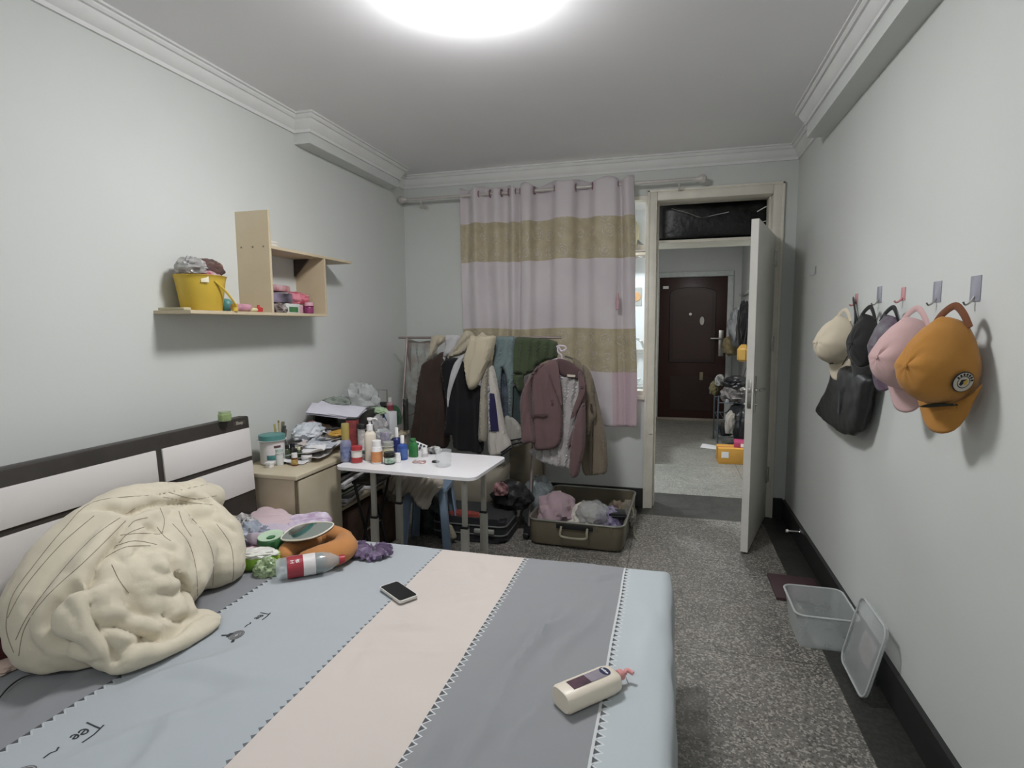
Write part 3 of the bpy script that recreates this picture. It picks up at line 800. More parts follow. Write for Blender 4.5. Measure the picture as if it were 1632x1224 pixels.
# cable on the sheet at the lower left
bm = B(); pts = [(0, 1115), (15, 1098), (35, 1084), (60, 1076), (85, 1069), (110, 1066)]
tube(bm, smooth_path([on(x, y, BZ, .006) for x, y in pts], 6), .0022, 6); tube(bm, smooth_path([on(x, y, BZ, .006) for x, y in ((0, 1063), (40, 1066), (85, 1068), (120, 1064))], 6), .0022, 6)
one('charging_cable', 'thin black cable trailing out from under the quilt', 'cable', bm, BLACKP)
one('hot_water_bottle', 'dark red plush edge showing left of the quilt', 'cushion', blob(on(-4, 1052), (.10, .12, .07), 3), fabric('dark_red_plush', '4a2320'))
one('undershirt', 'pale pink cloth corner under the quilt at the lower left', 'cloth', blob(on(0, 1066), (.10, .1, .02), 6), fabric('pale_pink_cloth', 'cdb4a6'))
# purple scrunchie
bm = B(); cc = on(583, 885); n1, n2 = 90, 14
for k, (ox, oy, Rr, rr, sd) in enumerate(((.035, .0, .035, .026, 1), (-.045, -.005, .030, .020, 5))):
    g = []
    for i in range(n1):
        a = 2 * PI * i / n1; row = []
        for j in range(n2):
            q = 2 * PI * j / n2; ru = rr * (1 + .22 * math.sin(a * 17 + sd + 2 * math.sin(q)) + .8 * nz(math.cos(a) * 2.5 + sd, math.sin(a) * 2.5, math.sin(q), 2.1))
            x = (Rr + ru * math.cos(q)) * math.cos(a) * 1.25; y = (Rr + ru * math.cos(q)) * math.sin(a); z = ru * math.sin(q) * .7 + .016 + .008 * math.sin(a * 2 + sd)
            row.append(bm.verts.new((cc.x + ox + x, cc.y + oy + y, max(BTOP - .004, BTOP - .002 + z))))
        g.append(row)
    for i in range(n1):
        for j in range(n2): bm.faces.new((g[i][j], g[(i + 1) % n1][j], g[(i + 1) % n1][(j + 1) % n2], g[i][(j + 1) % n2]))
one('scrunchie', 'purple gathered scrunchie on the blue stripe of the bed', 'scrunchie', bm, mat('purple_satin', '7a6488', .5, 0, .3, 30, sheen=.4, c2='59466a'))
# orange neck pillow
ORG = fabric('orange_velour', 'c07f45', .1)
p = on(510, 876); t = None
bm = B()
arcp = [on(545, 868, BZ + .05), on(552, 880, BZ + .05), on(535, 889, BZ + .05), on(508, 893, BZ + .045), on(485, 893, BZ + .04), on(472, 886, BZ + .035)]
arcp = [on(549, 858, BZ + .048), on(548, 872, BZ + .048), on(532, 882, BZ + .046), on(508, 887, BZ + .042), on(486, 888, BZ + .036)]
roll(bm, arcp, [.035, .058, .062, .055, .032], .78)
roll(bm, [on(500, 860, BZ + .04), on(475, 868, BZ + .042), on(460, 878, BZ + .04), on(458, 886, BZ + .035)], [.04, .045, .042, .030], .8)
roll(bm, [on(549, 856, BZ + .048), on(525, 850, BZ + .045), on(500, 858, BZ + .04)], [.036, .045, .04], .8)
for v in bm.verts: v.co.z = max(v.co.z, BTOP - .002)
one('neck_pillow', 'orange velour horseshoe neck pillow behind the red-labelled bottle', 'neck pillow', bm, ORG)
# soft drink bottle, empty, lying on its side
M, L = lying((440, 925), (560, 905))
t = thing('drink_bottle', 'empty clear drink bottle with red and white sleeve lying on the bed', 'bottle'); t.matrix_world = M; t.location = M.translation + Vector((0, 0, .042))
bm = B(); R = .040; H = .255
lathe(bm, [(0, .004), (.02, 0), (.034, .002), (R, .012), (R, .055), (R * .96, .06), (R, .065), (R, .15), (R * .97, .175), (R * .8, .2), (R * .45, .222), (.0145, .23), (.0145, .245), (0, .245)], 32); link('body', bm, mat('clear_bottle_plastic', 'dfe9ea', .06, alpha=.35, spec=1.), t)
bm = B(); lathe(bm, [(R, .040), (R * 1.015, .040), (R * 1.015, .098), (R, .098)], 36); link('red_sleeve', bm, mat('red_sleeve', 'a8313c', .4, 0, .15, 20), t)
bm = B(); lathe(bm, [(R, .0981), (R * 1.014, .0981), (R * 1.014, .142), (R, .142)], 36); link('white_sleeve', bm, mat('white_sleeve', 'dad5d3', .4), t)
bm = B(); lathe(bm, [(R * .93, .145), (R * .93, .17), (R * .9, .172)], 36); link('ring', bm, mat('dark_content', '4a4f4c', .4), t)
bm = B(); lathe(bm, [(0, .23), (.0165, .23), (.0165, .252), (0, .252)], 22); link('cap', bm, plastic('red_cap', 'b03038'), t)
for txt, zc, sz, ang in (('工农田', .068, .019, 28), ('工 农', .068, .015, -42)):
    mm = Matrix.Rotation(math.radians(0), 4, 'Z') @ Matrix.Translation((0, 0, zc)) @ Matrix.Rotation(math.radians(-ang), 4, 'Z')
    # text plane: local x -> around, local y -> along the axis, out = +y
    lettering(txt, sz, WHITE, t, mm @ Matrix(((-1, 0, 0, 0), (0, 0, 1, R * 1.016), (0, 1, 0, 0), (0, 0, 0, 1))) @ Matrix.Rotation(PI / 2, 4, 'Z') , name='sleeve_lettering', bold=.0004)
# green packet of tissues
GRN = mat('lime_printed_film', '9fcf35', .3, 0, .5, 9, .4, 30, .004, c2='5da02c', spec=.7)
M = fr(on(408, 905, BZ, .03), on(440, 895) - on(385, 905), Vector((-.05, .10, .12)))
def pack(name, label, cat, pxs, z0, hgt, m, top, rz=0):
    a = [on(x, y, BZ) for x, y in pxs]
t = thing('tissue_packet', 'lime green and white film packet between the quilt and the bottle', 'packet', on(412, 908))
t.rotation_euler = (0, 0, math.radians(18))
bm = B(); box(bm, (-.085, -.03, 0), (.075, .055, .062), .022, 4); bmesh.ops.subdivide_edges(bm, edges=bm.edges[:], cuts=2)
for v in bm.verts: v.co += Vector((nz(*v.co, 22), nz(v.co.y, v.co.z, v.co.x, 22), nz(v.co.z, v.co.x, v.co.y, 22))) * .008
link('film', bm, GRN, t)
bm = blob((0, 0, 0), (.15, .085, .026), 4, .3, 3); xf(bm, bm.verts[:], Matrix.Translation((-.005, .012, .054))); link('white_end', bm, mat('white_film', 'dcdcd4', .35, 0, .1, 20, .4, 40, .003), t)
bm = blob((0, 0, 0), (.08, .07, .06), 9, .35, 3, ridge=True); xf(bm, bm.verts[:], Matrix.Translation((.05, -.045, 0))); link('loose_film', bm, mat('clear_green_film', 'b9cfa0', .2, 0, .3, 30, .6, 60, .005, alpha=.75), t)
# green tape roll (mosquito coil box)
t = thing('tape_reel', 'green round reel with pale hub on the bed beside the mirror', 'reel', on(434, 872, BZ + .03)); t.location.z = BTOP + .02
t.rotation_euler = (math.radians(8), 0, 0)
DG = plastic('dark_green_plastic', '3f7a4a', .4); LG = plastic('pale_green_plastic', 'b4d0b2', .4)
bm = B(); lathe(bm, [(0, 0), (.048, 0), (.05, .004), (.05, .05), (.047, .054), (.042, .054), (.042, .044), (0, .044)], 36, power=2.6); link('body', bm, DG, t)
bm = B(); lathe(bm, [(.046, .054), (.050, .055), (.050, .057), (.044, .057), (.018, .048), (.018, .045), (.04, .046)], 36); link('rim', bm, LG, t)
bm = B(); lathe(bm, [(0, .044), (.012, .044), (.012, .05), (0, .051)], 16); link('hub', bm, DG, t)
t = thing('soap_case', 'small white rounded case leaning on the green reel', 'case', on(453, 860, BZ + .05)); t.location.z = BTOP + .045
t.rotation_euler = (math.radians(10), math.radians(-18), math.radians(25))
bm = B(); box(bm, (-.034, -.022, 0), (.034, .022, .024), .011, 4); link('body', bm, plastic('pale_case', 'd9e2d2'), t)
bm = B(); box(bm, (-.012, -.008, .0235), (.012, .008, .026), .003); link('button', bm, WHITE, t)
# round / leaf-shaped mirror tray on the pillow
t = thing('mirror', 'leaf-shaped mirror with cream rim lying on the orange neck pillow', 'mirror')
corners = [(448, 858), (470, 841), (500, 834), (530, 834), (524, 844), (500, 858), (470, 864)]
zc = [.075, .085, .105, .125, .12, .10, .08]
P3d = [PZ(x, y, BZ + z + .012) for (x, y), z in zip(corners, zc)]
c0 = sum(P3d, Vector()) / 7; t.location = c0
U = (P3d[3] - P3d[0]).normalized(); V = (P3d[1] - P3d[5]).normalized(); Mf = fr((0, 0, 0), U, V); 
if (Mf.to_3x3() @ Vector((0, 0, 1))).z < 0: Mf = fr((0, 0, 0), U, -V)
Mi = Mf.inverted(); ol = [(Mi @ (p - c0)) for p in P3d]; ol = [(p.x, p.y) for p in smooth_path([(p.x, p.y, 0) for p in ol], 5, True)]
bm = B(); prism(bm, ol, -.004, .003, Mf); link('mirror_back', bm, plastic('mirror_dark', '3a3533'), t, False)
bm = B(); prism(bm, [(x * .95, y * .95) for x, y in ol], .003, .0036, Mf); link('mirror_glass', bm, mat('mirror_glass', 'c8d2cc', .04, 1., .02), t, False)
bm = B(); ring = [Mf @ Vector((x, y, .003)) for x, y in ol]; tube(bm, ring + [ring[0]], .0035, 6); link('rim', bm, CREAMP, t)
# clothes and bags at the head end of the bed
LIL = fabric('lilac_cotton', 'c6b9c8', .15); PINKC = fabric('dusty_pink_cotton', 'cdb6bb', .12); GRYP = fabric('grey_patterned_cotton', 'b7b4b6', .45, c2='77737a')
def flop(name, label, cat, outline, z, thick, m, seed, amp=.008, wl=.10, group=None, fa=30, base=None, rim=.03):
    """soft folded cloth lying flat: outline in pixels on the plane z"""
    P = [PZ(x, y, z) for x, y in outline]; c = sum(P, Vector()) / len(P)
    bm = puff([(p.x - c.x, p.y - c.y) for p in P], thick, .012, rim, folds(fa, wl, amp, seed), None, .004, 3)
    zb = base if base is not None else z
    for v in bm.verts: v.co.z = max(v.co.z, -.0) if False else v.co.z + thick / 2 + amp
    xf(bm, bm.verts[:], Matrix.Translation((c.x, c.y, zb)))
    for v in bm.verts: v.co.z = max(v.co.z, zb + .002)
    return one(name, label, cat, bm, m, group)
flop('pillowcase', 'dusty pink folded pillowcase at the headboard end of the bed', 'cloth', [(392, 838), (418, 820), (452, 824), (474, 838), (470, 848), (440, 856), (400, 852)], BTOP, .035, PINKC, 2)
flop('scarf', 'black and white patterned scarf heaped beside the quilt', 'scarf', [(372, 842), (386, 832), (402, 836), (418, 846), (410, 858), (388, 858)], BTOP + .03, .06, mat('black_white_cotton', 'cfcdcc', .9, 0, 0, 55, c2='4c484c'), 3, .015, .03, base=BTOP)
flop('nightdress', 'lilac printed nightdress spread behind the mirror', 'cloth', [(455, 842), (480, 832), (512, 826), (530, 836), (520, 850), (490, 858), (462, 856)], BTOP, .035, mat('lilac_print', 'd2c6d6', .9, 0, 0, 25, .3, 60, c2='a88fae'), 4)
flop('blouse', 'pale lilac blouse crumpled under the green reel', 'cloth', [(392, 858), (430, 850), (462, 856), (470, 868), (440, 878), (405, 880), (388, 874)], BTOP, .045, LIL, 5, .016)
one('plastic_bag', 'bluish clear plastic bag between the quilt and the green reel', 'plastic bag', blob(on(399, 868, BTOP), (.14, .13, .09), 5, .35, 2.5, 4, True), mat('bluish_film', 'b4bfd0', .2, 0, .25, 14, .7, 50, .008, alpha=.75, spec=.9))
flop('paper_bag', 'beige crumpled paper bag lying beside the quilt', 'bag', [(360, 838), (372, 834), (386, 842), (388, 858), (374, 860), (362, 850)], BTOP, .05, mat('beige_paper', 'b9aa98', .8, 0, .1, 20), 7, .012)
flop('tissue', 'white and pink tissue wrapper lying between the green packet and the reel', 'wrapper', [(388, 880), (420, 872), (444, 874), (440, 886), (410, 892), (388, 890)], BTOP, .015, mat('pink_white_tissue', 'e0dbe0', .8, 0, 0, 20, c2='d4a3b4'), 8, .008)
t = thing('glass_jar', 'small green glass jar standing on the headboard end', 'jar', PX(367, 670, HX - .0)); t.location = Vector((HX + .045 - .085, PX(370, 671, HX).y, 1.021))
bm = B(); lathe(bm, [(0, 0), (.026, 0), (.029, .006), (.029, .030), (.024, .036), (.024, .040), (.0225, .040), (.0225, .035), (.027, .029), (.027, .006), (0, .004)], 28); link('body', bm, mat('green_glass', 'a6c07c', .1, alpha=.6, spec=.8), t)
bm = B(); lathe(bm, [(.0255, .036), (.0265, .036), (.0265, .044), (0, .046)], 28); link('lid', bm, mat('green_clear_lid', 'b9c9a0', .2, alpha=.6), t)

# ================================================================ DESK, FOLDING TABLE AND WHAT STANDS ON THEM
DZ = .72
LAM = mat('pale_oak_laminate', 'c9bda2', .5, 0, .12, 3, .15, 80, .001, c2='b9ab8e')
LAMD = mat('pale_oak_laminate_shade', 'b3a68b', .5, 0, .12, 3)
DY0, DY1, DX = 2.375, 3.66, -1.775
t = thing('desk', 'long pale oak laminate desk along the left wall behind the headboard', 'desk', (-1.98, 3.0, 0))
def dk(bm): xf(bm, bm.verts[:], Matrix.Translation(-Vector(t.location))); return bm
def dbox(name, lo, hi, m, bev=.002): b = B(); box(b, lo, hi, bev); return link(name, dk(b), m, t, False)
dbox('desk_top', (XL + .025, DY0, DZ - .025), (DX + .02, DY1, DZ), LAM, .006)
dbox('side_panel', (XL + .03, DY0 + .01, 0), (DX, DY0 + .028, DZ - .025), LAM)
dbox('side_panel', (XL + .03, DY0 + .385, 0), (DX, DY0 + .403, DZ - .025), LAM)
dbox('side_panel', (XL + .03, DY1 - .03, 0), (DX, DY1 - .012, DZ - .025), LAM)
dbox('cabinet_door', (DX - .001, DY0 + .026, .05), (DX + .014, DY0 + .40, DZ - .032), LAM)
dbox('metal_strip', (DX + .0, DY0 + .008, .05), (DX + .008, DY0 + .024, DZ - .03), mat('dark_edge_strip', '6d604a', .5))
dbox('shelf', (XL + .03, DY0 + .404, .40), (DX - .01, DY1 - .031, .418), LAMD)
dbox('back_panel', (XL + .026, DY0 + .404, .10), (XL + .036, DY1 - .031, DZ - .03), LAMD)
# white height-adjustable table
TZ = .72
c_ = [PZ(538, 740, TZ), PZ(757, 767, TZ), PZ(803, 727, TZ), PZ(640, 700, TZ)]
TX0, TX1, TY0, TY1 = -1.68, -.878, 2.575, 3.06
t = thing('folding_table', 'white laptop table with rounded corners and adjustable grey legs beside the desk', 'table', ((TX0 + TX1) / 2, (TY0 + TY1) / 2, 0), math.radians(-3.5))
w2, d2 = (TX1 - TX0) / 2, (TY1 - TY0) / 2
bm = B(); prism(bm, rrect(-w2, -d2, w2, d2, .05, 6), TZ - .018, TZ - .002); bmesh.ops.bevel(bm, geom=[e for e in bm.edges if len(e.link_faces) == 2 and abs(e.calc_face_angle(0)) > 1], offset=.003, segments=2, affect='EDGES')
link('table_top', bm, mat('white_melamine', 'e4e2e4', .35, 0, .03, 4), t)
LEGM = mat('grey_painted_tube', 'a8a69c', .45, 0, .06, 20)
for sx_ in (-1, 1):
    X = sx_ * (w2 - (.10 if sx_ > 0 else .17))
    for sy_ in (-1, 1):
        Y = sy_ * (.13)
        bm = B(); box(bm, (X - .014, Y - .009, .42), (X + .014, Y + .009, TZ - .02), .003); box(bm, (X - .02, Y - .014, .03), (X + .02, Y + .014, .425), .004)
        link('leg', bm, LEGM, t)
        bm = B(); box(bm, (X - .0215, Y - .0155, .420), (X + .0215, Y + .0155, .432), .002); link('leg_collar', bm, BLACKP, t)
    bm = B(); box(bm, (X - .014, -.12, .17), (X + .014, .12, .21), .003); link('crossbar', bm, LEGM, t)
    bm = B(); box(bm, (X - .02, -.22, .0), (X + .02, .22, .032), .006); link('foot', bm, LEGM, t)
    bm = B(); box(bm, (X - .02, -.17, TZ - .035), (X + .02, .17, TZ - .018), .003); link('bracket', bm, LEGM, t)
bm = B(); box(bm, (-.02, -d2 + .03, TZ - .03), (.005, -d2 + .05, TZ - .018), .002); link('latch', bm, BLACKP, t)

def T(x, y): return PZ(x, y, TZ - .0015)
def D(x, y): return PZ(x, y, DZ)
REDL = mat('red_label', 'b83a3c', .45, 0, .2, 30); WL = mat('printed_white_label', 'ddd8d4', .5, 0, .15, 60, c2='b5b0b4')
ORL = mat('orange_label', 'd58a52', .5, 0, .12, 40); GRL = mat('green_white_label', 'cfd8cd', .5, 0, 0, 40, c2='5f8a70')
YL = mat('yellow_label', 'c9b45a', .5, 0, .3, 40, c2='8c5a30'); TEAL = plastic('teal_plastic', '4f8c88', .4); TEALL = mat('teal_label', '5aa09a', .5, 0, .3, 25, c2='2c5c5e')
AMBER = mat('amber_plastic', '6d3b1e', .2, alpha=.95); DARKB = plastic('dark_bottle', '2a2b26', .25); BLU = plastic('cobalt_blue_plastic', '2f4f9c', .35); NAVY = plastic('navy_plastic', '25306e', .35)
GREENB = plastic('bottle_green_plastic', '2f7a3c', .35); OLIVE = plastic('olive_glass', '39462f', .2); CLB = mat('clear_lilac_liquid', '9fa5c8', .1, alpha=.6, spec=.9)
IVORY = plastic('ivory_plastic', 'ddd2c0', .4)
# on the white table, left to right
bottle('spray_bottle', 'tall clear lilac bottle with amber neck at the left end of the white table', 'bottle', T(552, 735), .030, .21, CLB, mat('amber_clear_cap', 'b9a558', .15, alpha=.75), mat('blue_printed_label', '8c93b5', .4, 0, 0, 40, c2='5d6c9c'), neck=.62, caph=.42, shoulder=.8, lz=(.2, .62))
bottle('supplement_jar', 'white jar with red lid and red band on the white table', 'jar', T(569, 737), .029, .092, plastic('jar_white', 'dcd7d0'), plastic('red_lid', 'b5333a'), REDL, neck=.92, caph=.24, shoulder=.92, lz=(.05, .25))
bottle('pump_bottle', 'tall ivory lotion dispenser with blue and white pump on the white table', 'bottle', T(591, 733), .031, .235, IVORY, WHITE, None, neck=.5, caph=.3, shoulder=.85, sy=.7, power=3.5, pump=True, rz=.6)
bottle('vitamin_bottle', 'white bottle with orange label at the front of the white table', 'bottle', T(601, 738), .030, .125, WHITE, WHITE, ORL, neck=.72, caph=.25, shoulder=.78, lz=(.12, .66))
bottle('sauce_jar', 'short dark jar with green and white label at the front of the white table', 'jar', T(621, 739), .029, .065, DARKB, DARKB, GRL, neck=.9, caph=.22, shoulder=.85, lz=(.2, .6))
bottle('cream_jar', 'clear jar with pale yellow band standing behind the dark jar', 'jar', T(619, 727), .031, .085, mat('cloudy_jar', 'c5c3ae', .2, alpha=.9), mat('clear_jar_lid', 'bdbfb8', .2, alpha=.8), mat('pale_yellow_label', 'd8cf9e'), neck=.9, caph=.25, lz=(.3, .7))
bottle('pill_bottle', 'small white pill bottle in front of the cobalt spray bottle', 'bottle', T(634, 737), .017, .052, WHITE, WHITE, None, neck=.8, caph=.3)
bottle('pill_bottle', 'small white pill bottle beside the black earphones case', 'bottle', T(677, 728), .017, .052, WHITE, WHITE, WL, neck=.8, caph=.3)
bottle('spray_bottle', 'cobalt blue spray bottle with white nozzle on the white table', 'bottle', T(642, 732), .028, .135, BLU, WHITE, mat('blue_label', '4b6ab0', .4, 0, .2, 50), neck=.35, caph=.32, shoulder=.8)
bottle('spray_bottle', 'navy spray bottle with long white nozzle behind the cobalt one', 'bottle', T(633, 722), .024, .150, NAVY, WHITE, None, neck=.38, caph=.36, shoulder=.8)
bottle('shampoo_bottle', 'dark green arched bottle on the right of the blue bottles', 'bottle', T(659, 728), .028, .105, GREENB, GREENB, None, neck=.5, caph=.1, shoulder=.6, sy=.6, power=2.4)
bottle('ointment_pot', 'small green and white pot between the red-lidded jar and the ivory dispenser', 'pot', T(583, 731), .018, .045, WHITE, plastic('sea_green_lid', '5d9a82'), GRL, neck=.95, caph=.3)
# glass tumbler
t = thing('glass_tumbler', 'ribbed clear glass tumbler on the right half of the white table', 'glass', T(707, 743))
bm = B(); n = 40; prof = [(.030, 0), (.036, .004), (.037, .02), (.0405, .03), (.0375, .040), (.0415, .052), (.0385, .062), (.042, .074), (.043, .085), (.0405, .086), (.0385, .074), (.0355, .062), (.0375, .052), (.0345, .040), (.036, .030), (.032, .012), (0, .011)]
rings = []
for r, z in prof:
    rings.append([bm.verts.new(((r * (1 + .035 * math.cos(10 * 2 * PI * i / n + z * 60) * (z > .01))) * math.cos(2 * PI * i / n), (r * (1 + .035 * math.cos(10 * 2 * PI * i / n + z * 60) * (z > .01))) * math.sin(2 * PI * i / n), z)) for i in range(n)])
for a, b_ in zip(rings, rings[1:]):
    for i in range(n): bm.faces.new((a[i], a[(i + 1) % n], b_[(i + 1) % n], b_[i]))
bm.faces.new(rings[0][::-1]); bmesh.ops.remove_doubles(bm, verts=bm.verts[:], dist=.0002)
link('tumbler_body', bm, mat('ribbed_glass', 'e6eaec', .06, alpha=.20, spec=1.), t)
# earphones case, bracelet, keys and blister pack
one('earphones', 'black and white earphones case lying on the middle of the white table', 'earphones', blob(T(692, 722) + Vector((0, 0, 0)), (.09, .07, .04), 3, .3, 2.4), mat('black_white_plastic', 'c9c7c4', .4, 0, 0, 28, c2='1d1d20'))
bm = B(); c0 = T(668, 737); tube(bm, [c0 + Vector((.036 * math.cos(a), .026 * math.sin(a), .004 + .003 * math.sin(3 * a))) for a in [2 * PI * k / 30 for k in range(31)]], .0035, 7)
one('bracelet', 'red and white beaded bracelet lying in front of the green bottle', 'bracelet', bm, mat('red_white_beads', 'd9cfca', .4, 0, 0, 90, c2='a04444'))
one('keys', 'small black cable clip lying left of the glass tumbler', 'clip', blob(T(694, 737), (.04, .03, .012), 8), BLACKP)
t = thing('blister_pack', 'white pill blister card with dark spots standing behind the green bottle', 'blister pack'); Mx = fr(PZ(652, 716, TZ) , (.9, .1, -.35), (.2, .3, .9)); t.matrix_world = Mx
bm = B(); box(bm, (-.0, -.0, 0), (.095, .062, .002), .0008); link('card', bm, WHITE, t)
for i in range(4):
    for j in range(3):
        bm = B(); lathe(bm, [(.008, .002), (.007, .006), (0, .007)], 12, M=Matrix.Translation((.015 + .021 * i, .013 + .018 * j, 0))); link('blister', bm, mat('dark_pill', '3c4450', .3), t)
# second row, standing at the back edge
bottle('face_tube', 'grey and white squeeze tube with black cap leaning at the back of the white table', 'tube', T(577, 722) + Vector((0, 0, 0)), .024, .17, mat('silver_tube', 'bdbab8', .35, .3, .1, 20), BLACKP, WL, neck=1.0, caph=.16, shoulder=.95, sy=.55)
t = carton('drink_carton', 'red printed carton behind the grey squeeze tube', 'carton', T(563, 720), (.06, .05, .19), mat('red_print_card', '9c3a38', .5, 0, .35, 22, c2='6a2a2c'), 14, (('top_fold', (-1, -1, 1.0), (1, 1, 1.06), BLACKP),))
carton('lotion_box', 'lilac and white printed box behind the cobalt spray bottle', 'box', T(614, 716), (.045, .035, .105), mat('lilac_white_card', 'b9b2bd', .5, 0, 0, 40, c2='8a86a4'), -10)
t = thing('plastic_bag', 'clear crumpled bag between the pump bottle and the navy spray bottle', 'plastic bag', T(612, 712)); bm = blob((0, 0, 0), (.13, .08, .10), 21, .35, 2.6, 4, True); link('film', bm, BAGP, t)
one('sunglasses_pouch', 'black soft pouch behind the white pill bottles on the table', 'pouch', blob(T(630, 714), (.10, .06, .06), 31, .2), fabric('black_pouch_cloth', '232226'))

# things on the desk
bottle('wipes_tub', 'large white tub with teal lid and teal label at the near end of the desk', 'tub', D(428, 742) + Vector((-.01, .05, 0)), .063, .16, plastic('tub_white', 'd3d1cd', .4), TEAL, None, neck=.96, caph=.17, shoulder=.95)
t = bpy.data.objects['wipes_tub']
for a0, a1, z0, z1, mm, nm in ((-78, 10, .012, .125, mat('pale_label', 'ddd6d8', .5, 0, .06, 60), 'label'), (-78, 10, .030, .056, TEALL, 'teal_band'), (-45, -12, .093, .106, mat('brown_plaque', '5d4247', .5), 'brown_plaque')):
    bm = B(); rr_ = .0635 if nm == 'label' else .0640; vs = []
    for k in range(13):
        a = math.radians(a0 + (a1 - a0) * k / 12 - 0); vs.append((bm.verts.new((rr_ * math.cos(a), rr_ * math.sin(a), z0)), bm.verts.new((rr_ * math.cos(a), rr_ * math.sin(a), z1))))
    for p_, q_ in zip(vs, vs[1:]): bm.faces.new((p_[0], q_[0], q_[1], p_[1]))
    link(nm, bm, mm, t)
bottle('tablet_box', 'small square white pot in front of the teal-lidded tub', 'pot', D(430, 745), .017, .030, WHITE, WHITE, None, neck=1., caph=.2, power=5)
bottle('cream_tube', 'white frosted bottle beside the teal-lidded tub', 'bottle', D(446, 741), .020, .088, plastic('frosted_white', 'd3d6d3', .3), mat('pale_mint_cap', 'b5c3bd', .3), None, neck=.9, caph=.18)
bottle('oil_bottle', 'dark green bottle standing behind the yellow-labelled bottle', 'bottle', D(458, 736), .020, .095, OLIVE, BLACKP, mat('green_leaf_label', '5a6b58', .5, 0, .3, 40), neck=.55, caph=.22)
bottle('tonic_bottle', 'second dark green bottle right of the yellow-labelled bottle', 'bottle', D(477, 735), .018, .080, OLIVE, mat('cream_cap', 'cfc89e', .4), None, neck=.45, caph=.18)
bottle('vinegar_bottle', 'dark amber bottle with black cap behind the yellow-labelled bottle', 'bottle', D(467, 734), .020, .098, DARKB, BLACKP, None, neck=.6, caph=.22)
bottle('pill_bottle', 'amber bottle with white cap and yellow label at the desk edge', 'bottle', D(470, 742), .0165, .068, AMBER, WHITE, YL, neck=.8, caph=.34, shoulder=.85, lz=(.2, .65))
bottle('cotton_tub', 'round white frosted tub on the front edge of the desk', 'tub', D(489, 736), .027, .038, plastic('tub_frost', 'cfd0ce', .3), WHITE, None, neck=.95, caph=.3)
carton('ring_box', 'small charcoal box lying on the front edge of the desk', 'box', D(512, 725), (.038, .035, .040), plastic('charcoal_card', '3a3a3d', .6), 15)
# pen cup
t = thing('pen_cup', 'dark cup of pens and combs behind the teal-lidded tub', 'cup', D(440, 700) + Vector((0, 0, 0)))
t.location = Vector((-2.09, 2.70, DZ))
bm = B(); lathe(bm, [(0, 0), (.034, 0), (.036, .09), (.033, .09), (.031, .006), (0, .006)], 24); link('cup', bm, mat('smoky_cup', '4a5152', .3), t)
for i, (dx, dy, h_, c, w_) in enumerate(((-.02, 0, .19, 'b9ad5e', .006), (-.008, .008, .21, '8a7c3c', .005), (.004, -.005, .20, 'c9bd8c', .006), (.012, .006, .205, '7d7a66', .009), (.024, -.004, .185, '4c4e4a', .010), (.018, .012, .16, '6e6a58', .006))):
    bm = B(); tube(bm, [(dx * .5, dy, .02), (dx * 1.6, dy * 1.5, h_)], w_, 8); one('pen', ['olive pen in the cup on the desk', 'brown pencil in the cup on the desk', 'cream comb handle in the cup on the desk', 'khaki marker in the cup on the desk', 'dark grey marker leaning out of the cup on the desk', 'short brown pen in the cup on the desk'][i], 'pen', bm, plastic('pen_' + c, c, .4)).location = t.location
# heap of papers, bags and folders on the desk, each sheet its own object
random.seed(5)
PAPS = [PAPER, NEWS, mat('cream_paper', 'd5ccbe', .85, 0, .12, 30, .2, 60), mat('pinkish_paper', 'd0c3c2', .85, 0, .2, 40, .2, 60), mat('blue_white_print', 'cdd0d6', .85, 0, 0, 60, c2='9fa8b2')]
for i in range(20):
    x = random.uniform(-2.08, -1.87); y = 2.66 + .46 * (i % 10) / 10 + random.uniform(-.03, .03)
    z = DZ + .004 + .026 * (i // 10) + .0045 * (i % 10) + (.012 if x < -2 else 0)
    o = one('paper', 'crumpled ' + ['plain white', 'grey printed', 'cream', 'pinkish', 'blue-printed'][i % 5] + ' sheet in the ' + ['lower', 'upper'][i // 10] + ' layer of the heap on the desk', 'paper', sheet(random.uniform(.10, .17), random.uniform(.13, .21), i, .012, 10, rot((x, y, z), random.uniform(-9, 9), random.uniform(-12, 12), random.uniform(0, 180)), curl=random.uniform(0, .02)), PAPS[i % 5], 'crumpled papers heaped on the desk')
one('storage_block', 'stack of folded newspapers under the loose papers on the desk', 'newspapers', blob((-2.02, 2.92, DZ), (.26, .42, .07), 2, .12, 2), NEWS)
def D2(x, y, z): return PZ(x, y, z)
one('face_mask', 'blue and white disposable wrapper on top of the desk papers', 'wrapper', blob((-2.06, 2.92, DZ + .075), (.15, .20, .085), 12, .3, 2.4, 4, True), mat('pale_blue_film', 'bcc6ce', .3, 0, .1, 12, .5, 40, .005, c2='dcdfe4'))
one('snack_packet', 'orange yellow snack packet lying on the desk papers', 'packet', blob((-1.90, 3.00, DZ + .085), (.10, .15, .03), 7, .2), mat('amber_packet', 'd29f3c', .4, 0, .15, 15))
one('pincushion', 'round coral pink ball on the papers by the wall', 'ball', blob((-2.12, 3.05, DZ + .13), (.06, .06, .05), 1, .05, flat=False), plastic('coral_plastic', 'd8676a', .5))
one('shoe_box', 'brown cardboard roll beneath the stack of white paper', 'cardboard', blob((-2.06, 3.06, DZ + .075), (.16, .10, .06), 4, .15), mat('brown_cardboard', '8f7460', .8))
